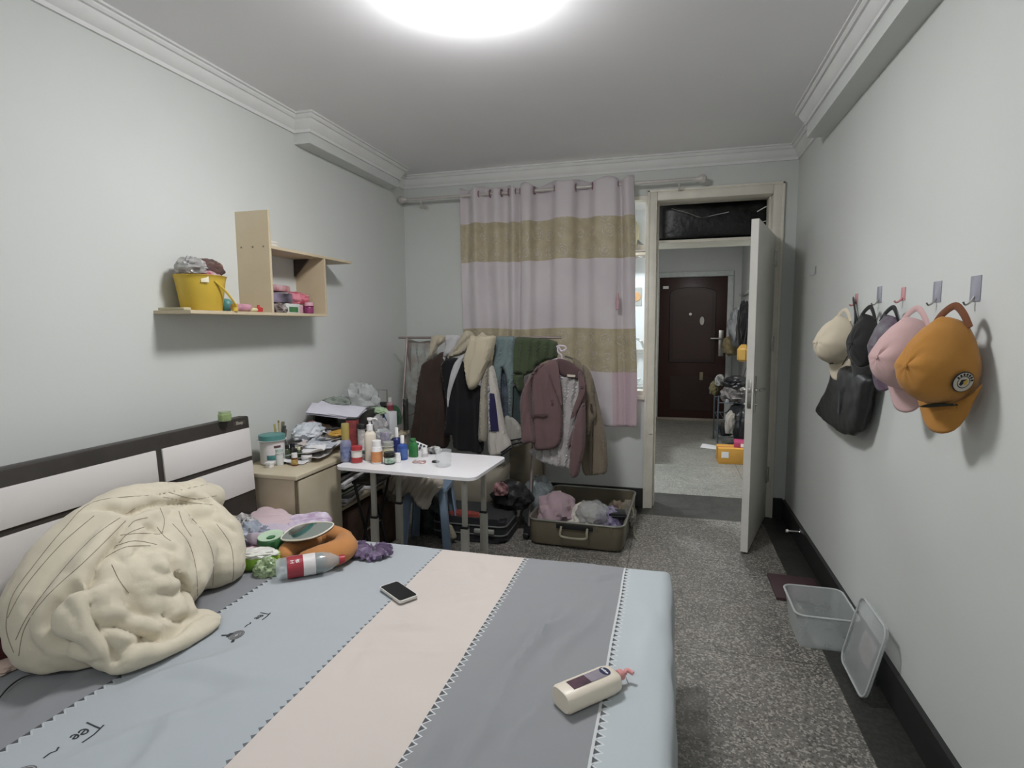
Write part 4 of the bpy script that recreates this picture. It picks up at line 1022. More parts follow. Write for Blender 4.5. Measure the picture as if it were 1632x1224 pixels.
# shelf insert carrying the white paper stack
t = thing('desk_organiser', 'dark open desk organiser carrying the stack of white paper', 'organiser', (-2.02, 3.26, DZ))
bm = B(); box(bm, (-.15, -.13, .18), (.15, .13, .192), .002); link('top_board', bm, plastic('dark_organiser', '3a3835', .5), t)
bm = B(); box(bm, (-.15, -.13, 0), (-.138, .13, .18), .002); link('side_board', bm, plastic('dark_organiser', '3a3835', .5), t)
bm = B(); box(bm, (.138, -.13, 0), (.15, .13, .18), .002); link('side_board', bm, plastic('dark_organiser', '3a3835', .5), t)
bm = B(); box(bm, (-.138, -.13, .10), (.138, .13, .108), .001); link('shelf', bm, plastic('dark_organiser', '3a3835', .5), t)
for i, (w_, h_, c, lb) in enumerate(((.035, .09, '8c3b35', 'dark red box lying in the black desk organiser'), (.03, .085, 'b9b5ae', 'pale grey box in the black desk organiser'), (.045, .07, '4d4a52', 'slate box in the black desk organiser'), (.03, .09, '6b6a4c', 'olive box in the black desk organiser'))):
    carton('small_box', lb, 'box', (-2.12 + .065 * i, 3.20, DZ + .0005), (w_ + .015, .08, h_), plastic('box_' + c, c, .6), 0)
OZ = DZ + .1925
for i, (dx, dy, rz, w_, d_) in enumerate(((0, -.06, 20, .30, .24), (.005, -.055, 12, .30, .23), (-.01, -.07, 26, .29, .23), (.01, -.05, 16, .29, .24))):
    o = one('paper_sheets', ['lowest', 'second', 'third', 'topmost'][i] + ' sheaf of the fanned white paper stack on the desk organiser', 'paper', sheet(w_, d_, 40 + i, .0035, 12, rot((-1.97 + dx, 3.14 + dy, OZ + .012 + .005 * i), 7, 9, rz), th=.0022), mat('lilac_white_paper', 'd3d0dc', .8, 0, .06, 12), 'white paper stack on the desk organiser')
one('clear_bag', 'grey clear plastic packet on top of the white paper stack', 'packet', blob((-2.06, 3.22, OZ + .022), (.17, .14, .06), 3, .3, 2.4, 4, True), mat('grey_green_film', '8f988f', .25, 0, .25, 20, .6, 50, .005, c2='6e776e'))
one('clear_bag', 'large clear crumpled plastic bag on the far end of the desk pile', 'plastic bag', blob((-2.04, 3.50, OZ - .06), (.24, .18, .19), 9, .35, 2.4, 4, True), BAGP)
# far end of the desk
bm = B(); c = Vector((-1.98, 3.63, DZ + .005)); pts = [c + Vector(v) for v in ((-.07, 0, 0), (-.07, 0, .28), (.07, 0, .28), (.07, 0, 0))]; tube(bm, pts + [pts[0]], .004, 6)
one('photo_stand', 'thin brown wire frame standing on the far desk pile', 'frame', bm, mat('brown_wire', '8a7364', .5))
bpy.data.objects['photo_stand'].location = (0, 0, 0)
one('glasses_case', 'black glasses case on top of the far desk pile', 'case', blob((-1.92, 3.58, OZ - .02), (.13, .09, .035), 5, .15), BLACKP)
one('face_cloth', 'pale green folded cloth hanging over the dark desk organiser', 'cloth', blob((-1.87, 3.42, DZ + .15), (.14, .10, .045), 15, .25), fabric('pale_green_cloth', 'a9c49c'))
one('knit_hat', 'dark green knitted lump on the far desk pile', 'hat', blob((-1.83, 3.55, DZ + .06), (.13, .11, .13), 6, .2), fabric('dark_green_knit', '2f5138', .2))
bottle('perfume_bottle', 'clear bottle with dark red base at the far end of the desk', 'bottle', (-1.80, 3.46, DZ + .165), .024, .09, mat('rose_glass', 'b08a90', .15, alpha=.7), mat('clear_stopper', 'd0d0d0', .1, alpha=.7), mat('dark_red_label', '7d2a38'), neck=.5, caph=.3)
bottle('hair_spray', 'black slim can at the far end of the desk', 'can', (-1.755, 3.60, DZ + .01), .018, .22, DARKB, DARKB, None, neck=.9, caph=.12)
t = carton('tissue_box', 'blue and white carton with a blue diamond at the far end of the desk', 'carton', (-1.805, 3.44, DZ), (.09, .07, .165), mat('white_card', 'd2d3d6', .5, 0, .03, 20), -18)
bm = B(); prism(bm, [(0, -.07), (.04, 0), (0, .07), (-.04, 0)], 0, .0008, Matrix.Translation((-.004, -.0352, .085)) @ Matrix.Rotation(PI / 2, 4, 'X')); link('blue_diamond', bm, mat('blue_print', '2b5a94', .5), t, False)
one('crumpled_film', 'crumpled greyish film in front of the blue and white carton', 'film', blob((-1.80, 3.30, DZ + .002), (.10, .13, .14), 14, .3, 2.4, 4, True), mat('grey_lilac_film', 'a8a5a6', .3, 0, .2, 20, .5, 50, .004))
# magazines under the desk
ORD = ['lowest', 'second', 'third', 'fourth', 'fifth', 'sixth', 'seventh', 'eighth', 'ninth', 'tenth', 'eleventh']
for i in range(11):
    w_ = random.uniform(.19, .23)
    one('magazine', ORD[i] + ' magazine, counted from the bottom, in the near stack under the desk', 'magazine', sheet(.21, .28, 70 + i, .004, 8, rot((-1.905 + random.uniform(-.02, .02), 2.97 + random.uniform(-.02, .02) , .4195 + .0235 * i), random.uniform(-3, 3), random.uniform(-4, 4), random.uniform(-14, 14)), th=.012), [NEWS, PAPER, mat('magazine_dark_cover', '6c6a66', .5, 0, .4, 20), mat('magazine_green_cover', '8d9a86', .5, 0, .4, 20)][i % 4], 'magazines on the shelf under the desk')
for i in range(9):
    one('magazine', ORD[i] + ' magazine, counted from the bottom, in the far stack under the desk', 'magazine', sheet(.21, .28, 90 + i, .004, 8, rot((-1.905 + random.uniform(-.02, .02), 3.33 + random.uniform(-.02, .02), .4195 + .0235 * i), random.uniform(-3, 3), random.uniform(-4, 4), random.uniform(-14, 14)), th=.012), [PAPER, NEWS, mat('magazine_dark_cover', '6c6a66')][i % 3], 'magazines on the far part of the shelf under the desk')
# cardboard box under the desk
t = carton('storage_box', 'brown storage box pushed under the desk below the magazines', 'box', (-1.93, 3.18, 0), (.30, .62, .36), mat('brown_red_cardboard', '4f3d33', .8, 0, .2, 8, c2='6b5246'), 0)
# black folding stand between desk and table
t = thing('folding_stool', 'black crossed-leg folding stool frame between desk and table', 'stool', (-1.655, 2.93, 0))
for s_ in (-1, 1):
    for d_ in (-1, 1):
        bm = B(); tube(bm, [(d_ * .06, s_ * .09, .02), (-d_ * .06, s_ * .09, .56)], .008, 8); link('leg', bm, BLACKP, t)
bm = B(); tube(bm, [(.0, -.09, .29), (0, .09, .29)], .006, 8); link('pivot_bar', bm, STEEL, t)
bm = B(); box(bm, (-.075, -.10, .558), (.075, .10, .575), .005); link('seat', bm, BLACKP, t)
# blue plastic stool under the table with clothes on it
BST = plastic('grey_blue_plastic', '7d93ab', .4)
t = thing('plastic_stool', 'grey-blue plastic stool with splayed legs under the white table', 'stool', (-1.50, 3.40, 0), math.radians(10))
bm = B(); prism(bm, rrect(-.14, -.14, .14, .14, .03), .40, .425); bmesh.ops.bevel(bm, geom=bm.edges[:], offset=.004, segments=2, affect='EDGES'); link('seat', bm, BST, t)
for sx_ in (-1, 1):
    for sy_ in (-1, 1):
        bm = B()
        for k in (0, 1):
            pass
        a = [(sx_ * .09, sy_ * .13, .40), (sx_ * .13, sy_ * .13, .40), (sx_ * .13, sy_ * .09, .40)]; b_ = [(sx_ * .125, sy_ * .17, 0), (sx_ * .17, sy_ * .17, 0), (sx_ * .17, sy_ * .125, 0)]
        A_ = [bm.verts.new(p) for p in a]; B_ = [bm.verts.new(p) for p in b_]
        Ai = [bm.verts.new((p[0] * .93, p[1] * .93, p[2])) for p in a]; Bi = [bm.verts.new((p[0] * .95, p[1] * .95, p[2])) for p in b_]
        for q in ((A_[0], A_[1], B_[1], B_[0]), (A_[1], A_[2], B_[2], B_[1]), (Ai[0], Ai[1], Bi[1], Bi[0]), (Ai[1], Ai[2], Bi[2], Bi[1]), (A_[0], Ai[0], Bi[0], B_[0]), (A_[2], Ai[2], Bi[2], B_[2]), (B_[0], B_[1], Bi[1], Bi[0]), (B_[1], B_[2], Bi[2], Bi[1])): bm.faces.new(q)
        link('leg', bm, BST, t, False)
def hang(name, label, cat, Y, px, thick, m, seed=0, wl=.05, amp=.01, fa=90, rim=.03, group=None, sp=.014, smooth=3, tilt=0., edge=.004):
    """cloth hanging in a plane of depth Y, outline from its place in the room"""
    P = [PY(x, y, Y) for x, y in px]; c = sum(P, Vector()) / len(P)
    bm = puff([(p.x - c.x, p.z - c.z) for p in P], thick, sp, rim, folds(fa, wl, amp, seed), None, edge, smooth)
    M = Matrix.Translation(c) @ Matrix.Rotation(math.radians(tilt), 4, 'Z') @ Matrix(((1, 0, 0, 0), (0, 0, -1, 0), (0, 1, 0, 0), (0, 0, 0, 1)))
    xf(bm, bm.verts[:], M)
    for v in bm.verts: v.co.z = max(v.co.z, .004)
    return one(name, label, cat, bm, m, group)
hang('trousers', 'cream ribbed trousers draped over the blue stool under the table', 'trousers', 3.22, [(618, 752), (665, 750), (700, 760), (706, 775), (690, 792), (682, 812), (668, 805), (655, 785), (640, 792), (628, 785), (615, 770)], .10, fabric('cream_wool', 'b9b0a2', .15), 3, .035, .012, 60)
hang('shirt', 'dusty beige sweater heaped on the blue stool under the table', 'sweater', 3.36, [(608, 752), (645, 750), (660, 762), (666, 786), (650, 796), (632, 800), (618, 790), (610, 770)], .12, fabric('beige_jersey', '9d9485', .15), 5, .05, .012, 70)
# padded shell chair
t = thing('shell_chair', 'large beige rounded shell seat behind the white table', 'chair', (-1.22, 4.02, .0))
SHELL = mat('beige_leatherette', '8f8878', .5, 0, .12, 5)
P = [PY(x, y, 3.95) for x, y in [(688, 745), (740, 742), (790, 742), (812, 738), (808, 765), (795, 790), (778, 808), (745, 812), (715, 806), (697, 788)]]; c = sum(P, Vector()) / len(P); c.y = 0
bm = puff([(p.x + 1.22, max(p.z, .03)) for p in P], .16, .018, .14, None, None, .02, 4)
xf(bm, bm.verts[:], Matrix.Translation((0, 3.95 - 4.02, 0)) @ Matrix(((1, 0, 0, 0), (0, 0, -1, 0), (0, 1, 0, 0), (0, 0, 0, 1)))); link('shell', bm, SHELL, t)
bm = B()
for a in range(4):
    q = PI / 4 + a * PI / 2; tube(bm, [(.12 * math.cos(q), -.06 + .04 * math.sin(q), .12), (.16 * math.cos(q), -.06 + .05 * math.sin(q), .005)], .012, 8)
link('leg_frame', bm, mat('dark_metal', '2b2a28', .5), t)
# open black suitcase under the table
t = thing('suitcase', 'black soft suitcase lying under the white table with red cloth on top', 'suitcase', (-1.28, 3.71, 0))
bm = B(); prism(bm, rrect(-.26, -.19, .26, .15, .05, 5), .004, .17); bmesh.ops.bevel(bm, geom=[e for e in bm.edges if abs(e.verts[0].co.z - e.verts[1].co.z) < .001], offset=.02, segments=3, affect='EDGES'); link('body', bm, fabric('black_nylon', '26272a', .2), t)
bm = B()
for z in (.06, .12): tube(bm, smooth_path([(*p, z) for p in rrect(-.262, -.192, .262, .152, .05, 4)], 1) + [(.262, .102, z)], .006, 6)
link('piping', bm, mat('grey_green_piping', '5b605c', .5), t)
bm = B(); box(bm, (.05, -.218, .075), (.19, -.195, .105), .006); link('handle', bm, mat('grey_handle', '8d9088', .5), t)
hang('jacket', 'red jacket edge showing above the black suitcase', 'jacket', 3.56, [(715, 815), (735, 812), (760, 816), (775, 820), (765, 832), (742, 832), (722, 824)], .05, fabric('brick_red_cloth', '8a3a32'), 8, .03, .006, 0)
hang('slipper', 'beige cloth bag leaning at the foot of the black suitcase', 'bag', 3.46, [(706, 838), (718, 836), (724, 846), (727, 858), (712, 861), (706, 852)], .05, fabric('khaki_canvas', '8c8470'), 2, .03, .004)
one('hooded_top', 'black padded top with a pink panel heaped on the suitcase', 'jacket', blob((-1.05, 3.80, .172), (.26, .20, .19), 17, .3, 2.2), mat('black_puffer', '1b1b1e', .5, 0, 0, 9, .3, 30, .01, c2='232226'))
one('pink_cloth', 'pink and dark checked cloth on the black heap under the table', 'cloth', blob((-1.10, 3.69, .29), (.10, .06, .09), 8, .25), mat('pink_dark_check', 'b07f80', .8, 0, 0, 30, c2='4c2c30'))
one('plastic_bag', 'clear and blue plastic bag on the floor right of the black heap', 'plastic bag', blob((-.90, 4.02, .003), (.24, .2, .30), 23, .35, 2.0, 4, True), mat('pale_blue_film_bag', '9aa5a8', .2, 0, .3, 12, .7, 30, .01, alpha=.6, spec=.9))
one('bin_bag', 'dark patterned bag on the floor below the blue stool', 'bag', blob((-1.60, 3.66, .003), (.24, .22, .26), 27, .25), mat('dark_teal_cloth', '34423e', .8, 0, 0, 20, c2='202322'))
# beige board leaning at the wall
t = carton('wooden_panel', 'beige wooden panel standing on the floor behind the clothes rack', 'panel', (-1.085, 4.42, 0), (.30, .03, .62), mat('beige_board', '9c927c', .6, 0, .12, 6), 0)

# ================================================================ CURTAIN AND ROD
t = thing('curtain_rod', 'long pale curtain rod with ball ends above the inner window', 'curtain rod', (-1.0, 4.44, 2.485))
RODM = mat('pale_rod', 'c8c2bc', .35, .2, .06, 20)
bm = B(); tube(bm, [(-1.12, 0, 0), (1.18, 0, .006)], .0125, 14); link('rod', bm, RODM, t)
for x in (-1.15, 1.21):
    bm = B(); lathe(bm, [(.013, -.05), (.018, -.035), (.027, -.02), (.031, 0), (.026, .018), (.012, .028), (0, .03)], 20, M=Matrix.Translation((x, 0, .003)) @ Matrix.Rotation(PI / 2 * (-1 if x < 0 else 1), 4, 'Y')); link('finial', bm, RODM, t)
for x in (-.98, 1.05):
    bm = B(); tube(bm, smooth_path([(x, 0, -.01), (x, .02, -.04), (x, .118, -.05)], 4), .006, 8); lathe(bm, [(0, 0), (.02, 0), (.02, .006), (0, .006)], 16, M=Matrix.Translation((x, .119, -.05)) @ Matrix.Rotation(PI / 2, 4, 'X')); link('bracket', bm, RODM, t)
def curtain_mat():
    g = NT('lilac_and_gold_curtain')
    sep = g.n('ShaderNodeSeparateXYZ'); g.l(g.tc.outputs['UV'], sep.inputs[0]); U, Z = sep.outputs[0], sep.outputs[1]
    lil = g.mix(g.ramp(g.noise(3, 3, 'UV'), .3, .7), lin('d2c9cb'), lin('c9bfc3'))
    pk = g.math('GREATER_THAN', U, 1.66); low = g.math('LESS_THAN', Z, 1.10)
    lil = g.mix(g.math('MULTIPLY', pk, low), lil, lin('c9b0b8'))
    vo = g.n('ShaderNodeTexVoronoi'); vo.inputs['Scale'].default_value = 7.5; vo.inputs['Randomness'].default_value = .25; g.l(g.tc.outputs['UV'], vo.inputs['Vector'])
    ring = g.math('GREATER_THAN', g.math('SINE', g.math('MULTIPLY', vo.outputs['Distance'], 42.)), .35)
    inside = g.math('LESS_THAN', vo.outputs['Distance'], .46)
    gold = g.mix(g.math('MULTIPLY', g.ramp(g.noise(14, 4, 'UV'), .35, .65), .7), lin('b9ac8c'), lin('a5987b'))
    fl = g.mix(g.ramp(g.noise(40, 3, 'UV'), .4, .6), lin('c4bab0'), lin('ab9f8c'))
    gold = g.mix(g.math('MULTIPLY', g.math('MULTIPLY', ring, inside), .75), gold, fl)
    def band(a, b):
        return g.math('MULTIPLY', g.math('GREATER_THAN', Z, a), g.math('LESS_THAN', Z, b))
    m = g.math('MAXIMUM', band(1.955, 2.262), band(1.095, 1.425))
    a = g.mix(m, lil, gold)
    g.col(a); g.inp(g.b.inputs['Roughness'], g.math('SUBTRACT', .8, g.math('MULTIPLY', m, .3))); g.b.inputs['Sheen Weight'].default_value = .2; g.b.inputs['Specular IOR Level'].default_value = .3
    g.bump(g.noise(240, 3, 'UV'), .3, .001)
    return g.m
CURM = curtain_mat()
t = thing('curtain', 'lilac eyelet curtain with two gold patterned bands over the inner window', 'curtain', (-.95, 4.43, 1.6))
bm = B(); uvl = bm.loops.layers.uv.new('UVMap')
nx, nz_ = 260, 90; g2 = []
knots = [(0, -1.635, .0), (.05, -1.585, .042), (.10, -1.51, -.035), (.16, -1.43, .04), (.225, -1.33, -.01), (.28, -1.26, .045), (.33, -1.20, -.035), (.37, -1.15, .02), (.405, -1.12, -.04), (.46, -1.05, -.045), (.50, -1.0, .045), (.56, -.90, .04), (.61, -.83, -.045), (.67, -.73, -.045), (.71, -.68, .035), (.76, -.61, .045), (.81, -.54, -.045), (.88, -.42, -.05), (.91, -.375, .01), (.94, -.345, -.03), (.97, -.31, -.05), (1, -.265, -.01)]
kx = smooth_path([(a, b, c) for a, b, c in knots], 8)
ka = np.array([(p.x, p.y, p.z) for p in kx]); ordr = np.argsort(ka[:, 0]); ka = ka[ordr]
for i in range(nx + 1):
    s_ = i / nx; X0 = np.interp(s_, ka[:, 0], ka[:, 1]); W = np.interp(s_, ka[:, 0], ka[:, 2]); row = []
    for j in range(nz_ + 1):
        z = .675 + (2.535 - .675) * j / nz_; f = (2.535 - z) / 1.86
        amp = 1 - .45 * min(1, f * 2.2)
        x = X0 + .02 * f * math.sin(s_ * 9) + (.03 * f if s_ > .9 else 0) + .012 * nz(s_ * 4, z, 3, 1.5)
        y = W * amp + .014 * f * math.sin(s_ * 34 + z * 1.3) + .012 * nz(s_ * 6, z, 1, 2) * (.3 + f)
        zz = z + (.012 * math.cos(s_ * 44) if j == nz_ else 0) + .006 * math.sin(s_ * 12)
        row.append(bm.verts.new((x + .95, min(y, .085), zz - 1.6)))
    g2.append(row)
for i in range(nx):
    for j in range(nz_):
        f = bm.faces.new((g2[i][j], g2[i + 1][j], g2[i + 1][j + 1], g2[i][j + 1]))
        for lp, (a, b) in zip(f.loops, ((i, j), (i + 1, j), (i + 1, j + 1), (i, j + 1))): lp[uvl].uv = (a / nx * 1.9, .675 + 1.86 * b / nz_)
o = link('cloth', bm, CURM, t)
sol = o.modifiers.new('thickness', 'SOLIDIFY'); sol.thickness = .0015
for s_ in (.125, .19, .255, .305, .35, .388, .48, .585, .69, .785, .845, .90):
    X0 = np.interp(s_, ka[:, 0], ka[:, 1])
    bm = B(); cpt = Vector((X0 + .95, .010, .888)); tube(bm, [cpt + Vector((.0, .026 * math.cos(a), .026 * math.sin(a))) for a in [2 * PI * k / 20 for k in range(21)]], .006, 8); link('eyelet', bm, mat('mauve_eyelet', '8f6f77', .35, .2), t)
bm = puff([(-.012, -.06), (.012, -.06), (.016, .0), (.006, .07), (-.01, .06), (-.016, 0)], .02, .008, .01, None, rot((-.375 + .95, -.07, .02), 90, 0, 0)); link('tieback', bm, fabric('rose_pink_cloth', 'cfa6ae'), t)

# ================================================================ CLOTHES RACK AND CLOTHES
RY, RZ = 4.10, 1.362
t = thing('clothes_rack', 'thin metal clothes rack with a horizontal rail in front of the curtain', 'clothes rack', (-1.35, RY, 0))
RKM = mat('brownish_steel_rail', '9b8c88', .4, .4, .1, 20)
bm = B(); tube(bm, [(-.69, 0, RZ), (.60, 0, RZ)], .009, 10); link('rail', bm, RKM, t)
for x in (-.62, .42):
    for d in (-1, 1):
        bm = B(); tube(bm, [(x, 0, RZ), (x, d * .28, .012)], .009, 8); link('leg', bm, RKM, t)
bm = B(); tube(bm, [(-.62, -.12, .75), (-.62, .12, .75)], .006, 8); link('brace', bm, RKM, t)
def zc(ox, oy, s_, pts): return [(ox + x / s_, oy + y / s_) for x, y in pts]
Z5 = lambda pts: zc(620, 510, 5.32, pts)
Z6 = lambda pts: zc(780, 520, 4.533, pts)
BRN = fabric('dark_brown_wool', '43342d', .2); BLK = fabric('black_wool', '1d1d20', .2); CRW = fabric('cream_knit', 'bdb29b', .1); WHT = fabric('white_cotton', 'bdbbbd', .1)
hang('net_cover', 'sheer white hanging cover with faded floral print at the left end of the rack', 'cover', RY + .06, [(648, 543), (668, 545), (690, 543), (697, 560), (690, 640), (668, 648), (650, 640), (646, 590)], .03, mat('sheer_floral', 'a5aca8', .8, 0, 0, 14, c2='958d83'), 2, .06, .006)
hang('coat', 'dark brown wool coat hanging at the left of the rack', 'coat', 3.99, Z5([(300, 360), (380, 320), (450, 270), (500, 330), (510, 560), (510, 900), (500, 1070), (400, 1095), (300, 1080), (200, 985), (225, 800), (250, 560), (275, 420)]), .13, BRN, 1, .14, .010)
hang('sweater', 'cream open-knit sweater over the left end of the rail above the brown coat', 'sweater', 3.94, Z5([(365, 135), (420, 128), (480, 138), (475, 180), (430, 215), (395, 260), (350, 330), (318, 345), (345, 260), (352, 190)]), .06, CRW, 4, .04, .008, 70)
BLKC = 1
hang('coat', 'long black wool coat in the middle of the rack behind the cream sweater', 'coat', 3.90, Z5([(470, 345), (530, 320), (600, 330), (650, 390), (690, 560), (780, 560), (795, 800), (800, 1110), (700, 1115), (560, 1090), (540, 975), (478, 965), (495, 800), (480, 600), (450, 420)]), .12, BLK, 3, .13, .010)
hang('scarf', 'thin white scarf strip hanging down the front of the black coat', 'scarf', 3.83, Z5([(560, 360), (620, 300), (640, 290), (600, 400), (545, 540), (515, 650), (500, 740), (492, 640), (520, 470)]), .02, WHT, 2, .03, .003)
hang('shirt', 'white shirt folded over the rail between the two cream knits', 'shirt', 3.94, Z5([(480, 132), (560, 128), (610, 150), (580, 230), (530, 290), (480, 320), (450, 390), (462, 290), (478, 220)]), .05, WHT, 5, .05, .008, 60)
hang('cardigan', 'cream cardigan sleeve bunched on the rail right of the white shirt', 'cardigan', 3.90, Z5([(600, 150), (630, 110), (665, 88), (720, 120), (720, 200), (690, 240), (640, 285), (560, 312), (495, 320), (540, 250), (580, 200)]), .08, fabric('cream_wool_knit', 'b5ab95'), 6, .05, .010, 40)
hang('sweater', 'large cream sweater draped over the rail with its point hanging low', 'sweater', 3.80, Z5([(680, 170), (700, 125), (730, 138), (760, 132), (790, 104), (830, 132), (905, 138), (890, 240), (850, 350), (790, 480), (740, 570), (690, 590), (662, 540), (648, 460), (635, 330), (660, 250)]), .09, fabric('thick_cream_knit', 'c0b49a', .08), 8, .09, .007, 80)
hang('jacket_sleeve', 'long grey-cream cardigan hanging beside the varsity jacket', 'cardigan', 3.84, Z5([(880, 325), (855, 400), (840, 560), (838, 800), (828, 1015), (795, 1030), (758, 1015), (765, 800), (778, 560), (790, 480), (830, 380)]), .07, fabric('grey_cream_wool', 'a39c8c'), 4, .04, .006)
vj = thing('varsity_jacket', 'cream varsity jacket with navy panel and black hem stripes', 'jacket', (0, 0, 0))
def pane(name, parent, Y, px, thick, m, seed=0, wl=.05, amp=.006, fa=90, rim=.025, smooth=3, sp=.012, edge=.003, base=None):
    P = [PY(x, y, Y) for x, y in px]; c = sum(P, Vector()) / len(P)
    bm = puff([(p.x - c.x, p.z - c.z) for p in P], thick, sp, rim, folds(fa, wl, amp, seed) if amp else None, None, edge, smooth)
    xf(bm, bm.verts[:], Matrix.Translation(c - Vector(parent.location)) @ Matrix(((1, 0, 0, 0), (0, 0, -1, 0), (0, 1, 0, 0), (0, 0, 0, 1))))
    return link(name, bm, m, parent)
vj.location = PY(795, 650, 3.86)
VJC = fabric('cream_jacket_cloth', 'c2bbb2', .08)
pane('body', vj, 3.86, Z5([(878, 385), (900, 440), (925, 560), (955, 740), (1000, 960), (1040, 1060), (1010, 1110), (940, 1145), (850, 1135), (838, 950), (846, 620), (840, 430)]), .08, VJC, 3, .05, .006)
pane('navy_panel', vj, 3.81, Z5([(856, 620), (892, 625), (912, 760), (932, 940), (862, 945), (850, 780)]), .006, fabric('navy_panel_cloth', '2c2a52'), 0, .05, 0, smooth=0)
pane('checked_tape', vj, 3.812, Z5([(838, 560), (852, 560), (868, 930), (850, 950), (838, 760)]), .004, mat('checked_tape', 'c9c6c4', .8, 0, 0, 75, c2='1f2030'), 0, .05, 0, smooth=0, rim=.01)
for k in (0, 1): pane('hem_stripe', vj, 3.81, Z5([(945, 1120 + 25 * k), (985, 1095 + 22 * k), (1035, 1058 + 22 * k), (1040, 1068 + 22 * k), (990, 1108 + 22 * k), (950, 1133 + 25 * k)]), .004, BLK, 0, .05, 0, smooth=0, rim=.006)
hang('trousers', 'grey-teal trousers folded over the middle of the rail', 'trousers', 3.92, Z6([(50, 80), (110, 76), (185, 80), (175, 180), (172, 380), (160, 640), (140, 640), (130, 420), (95, 300), (80, 420), (75, 520), (50, 400), (22, 290), (35, 180)]), .05, fabric('grey_teal_cotton', '6f8080', .12), 6, .045, .009, 80)
hang('jeans', 'faded blue jeans hanging behind the grey-teal trousers', 'jeans', 3.99, Z6([(90, 260), (130, 300), (165, 420), (160, 560), (150, 650), (100, 655), (85, 520), (80, 380)]), .06, mat('faded_denim', '5d6a78', .9, 0, .3, 12, .3, 300, c2='343d48'), 2, .05, .006)
hang('trousers', 'olive green trousers folded over the rail beside the mauve blazer', 'trousers', 3.96, Z6([(180, 90), (240, 78), (350, 85), (490, 112), (488, 230), (420, 245), (340, 290), (330, 330), (250, 360), (250, 440), (225, 480), (180, 420), (168, 350), (240, 345), (165, 340), (168, 200)]), .07, fabric('olive_green_cotton', '48543a', .15), 3, .055, .011, 85, smooth=2)
hang('trousers', 'dark teal trousers hanging below the olive trousers', 'trousers', 4.0, Z6([(170, 440), (235, 460), (240, 640), (235, 810), (180, 800), (165, 640)]), .05, fabric('dark_teal_cotton', '3d4b4a'), 5, .05, .006)
sj = thing('sweatshirt', 'cream sweatshirt with two black stripes on its hem behind the blazer sleeve', 'sweatshirt', PY(818, 690, 3.93))
pane('body', sj, 3.93, Z6([(110, 655), (170, 660), (235, 740), (245, 850), (150, 865), (120, 780)]), .05, fabric('pale_grey_sweat', 'a5a199'), 2)
for k in (0, 1): pane('hem_stripe', sj, 3.885, Z6([(140, 822 + 32 * k), (235, 805 + 28 * k), (237, 816 + 28 * k), (142, 834 + 32 * k)]), .004, BLK, 0, .05, 0, smooth=0, rim=.006)
# mauve blazer
bz = thing('blazer', 'mauve blazer with white lining hanging open on the right end of the rack', 'blazer', PY(897, 600, 3.78))
MAU = fabric('mauve_wool', '6e5556', .1); MAUD = fabric('dark_mauve_wool', '5a4446', .1); SAT = mat('silver_satin_lining', 'b3aeac', .4, 0, .1, 14, .2, 60, .002, sheen=.3)
pane('back_lining', bz, 3.81, Z6([(495, 330), (650, 370), (650, 520), (610, 760), (585, 1000), (540, 1022), (430, 1000), (340, 960), (285, 895), (420, 860), (490, 800), (510, 560)]), .03, SAT, 4, .05, .010, 85)
pane('left_front', bz, 3.76, Z6([(400, 265), (460, 240), (490, 250), (505, 340), (520, 460), (528, 600), (525, 780), (505, 855), (450, 888), (350, 895), (320, 860), (318, 700), (305, 480), (320, 320)]), .06, MAU, 2, .12, .006)
pane('left_sleeve', bz, 3.73, Z6([(395, 268), (340, 300), (285, 370), (245, 450), (222, 545), (228, 700), (238, 840), (290, 842), (335, 832), (318, 700), (305, 580), (302, 450), (330, 340)]), .09, MAU, 5, .09, .006)
pane('right_front', bz, 3.76, Z6([(640, 330), (675, 350), (692, 480), (692, 830), (640, 852), (600, 845), (570, 900), (575, 820), (610, 720), (625, 620), (585, 680), (610, 580), (645, 470)]), .04, MAU, 3, .08, .004)
pane('right_sleeve', bz, 3.72, Z6([(632, 640), (690, 560), (692, 845), (665, 980), (640, 1078), (592, 1090), (575, 1010), (590, 850)]), .08, MAU, 6, .07, .004)
pane('collar', bz, 3.79, Z6([(480, 240), (560, 245), (640, 300), (680, 345), (640, 385), (500, 345)]), .03, MAUD, 1, .08, .003)
pane('lapel', bz, 3.715, Z6([(415, 285), (455, 250), (490, 262), (508, 380), (524, 575), (490, 500), (455, 410)]), .012, MAU, 1, .1, .001, rim=.012)
pane('lapel', bz, 3.715, Z6([(655, 350), (688, 400), (690, 470), (640, 600), (600, 670), (615, 590), (645, 480)]), .012, MAU, 1, .1, .001, rim=.012)
pane('pocket_flap', bz, 3.712, Z6([(302, 636), (420, 632), (420, 648), (302, 650)]), .006, MAUD, 0, .05, 0, smooth=0, rim=.006)
pane('brand_label', bz, 3.765, Z6([(562, 347), (622, 352), (620, 368), (562, 364)]), .003, mat('cream_woven_label', 'cfc6b4', .8), 0, .05, 0, smooth=0, rim=.005)
for q in ((452, 540), (667, 440)):
    bm = B(); c = PY(780 + q[0] / 4.533, 520 + q[1] / 4.533, 3.705) - Vector(bz.location); lathe(bm, [(0, 0), (.009, 0), (.009, .004), (0, .005)], 16, M=Matrix.Translation(c) @ Matrix.Rotation(PI / 2, 4, 'X')); link('button', bm, MAUD, bz)
hg = thing('clothes_hanger', 'pale lilac plastic hanger holding the mauve blazer', 'hanger', PY(897, 560, 3.80))
def hp(x, y, Y=3.795): return PY(780 + x / 4.533, 520 + y / 4.533, Y) - Vector(hg.location)
HGM = plastic('pale_lilac_plastic', 'c9bcc6', .4)
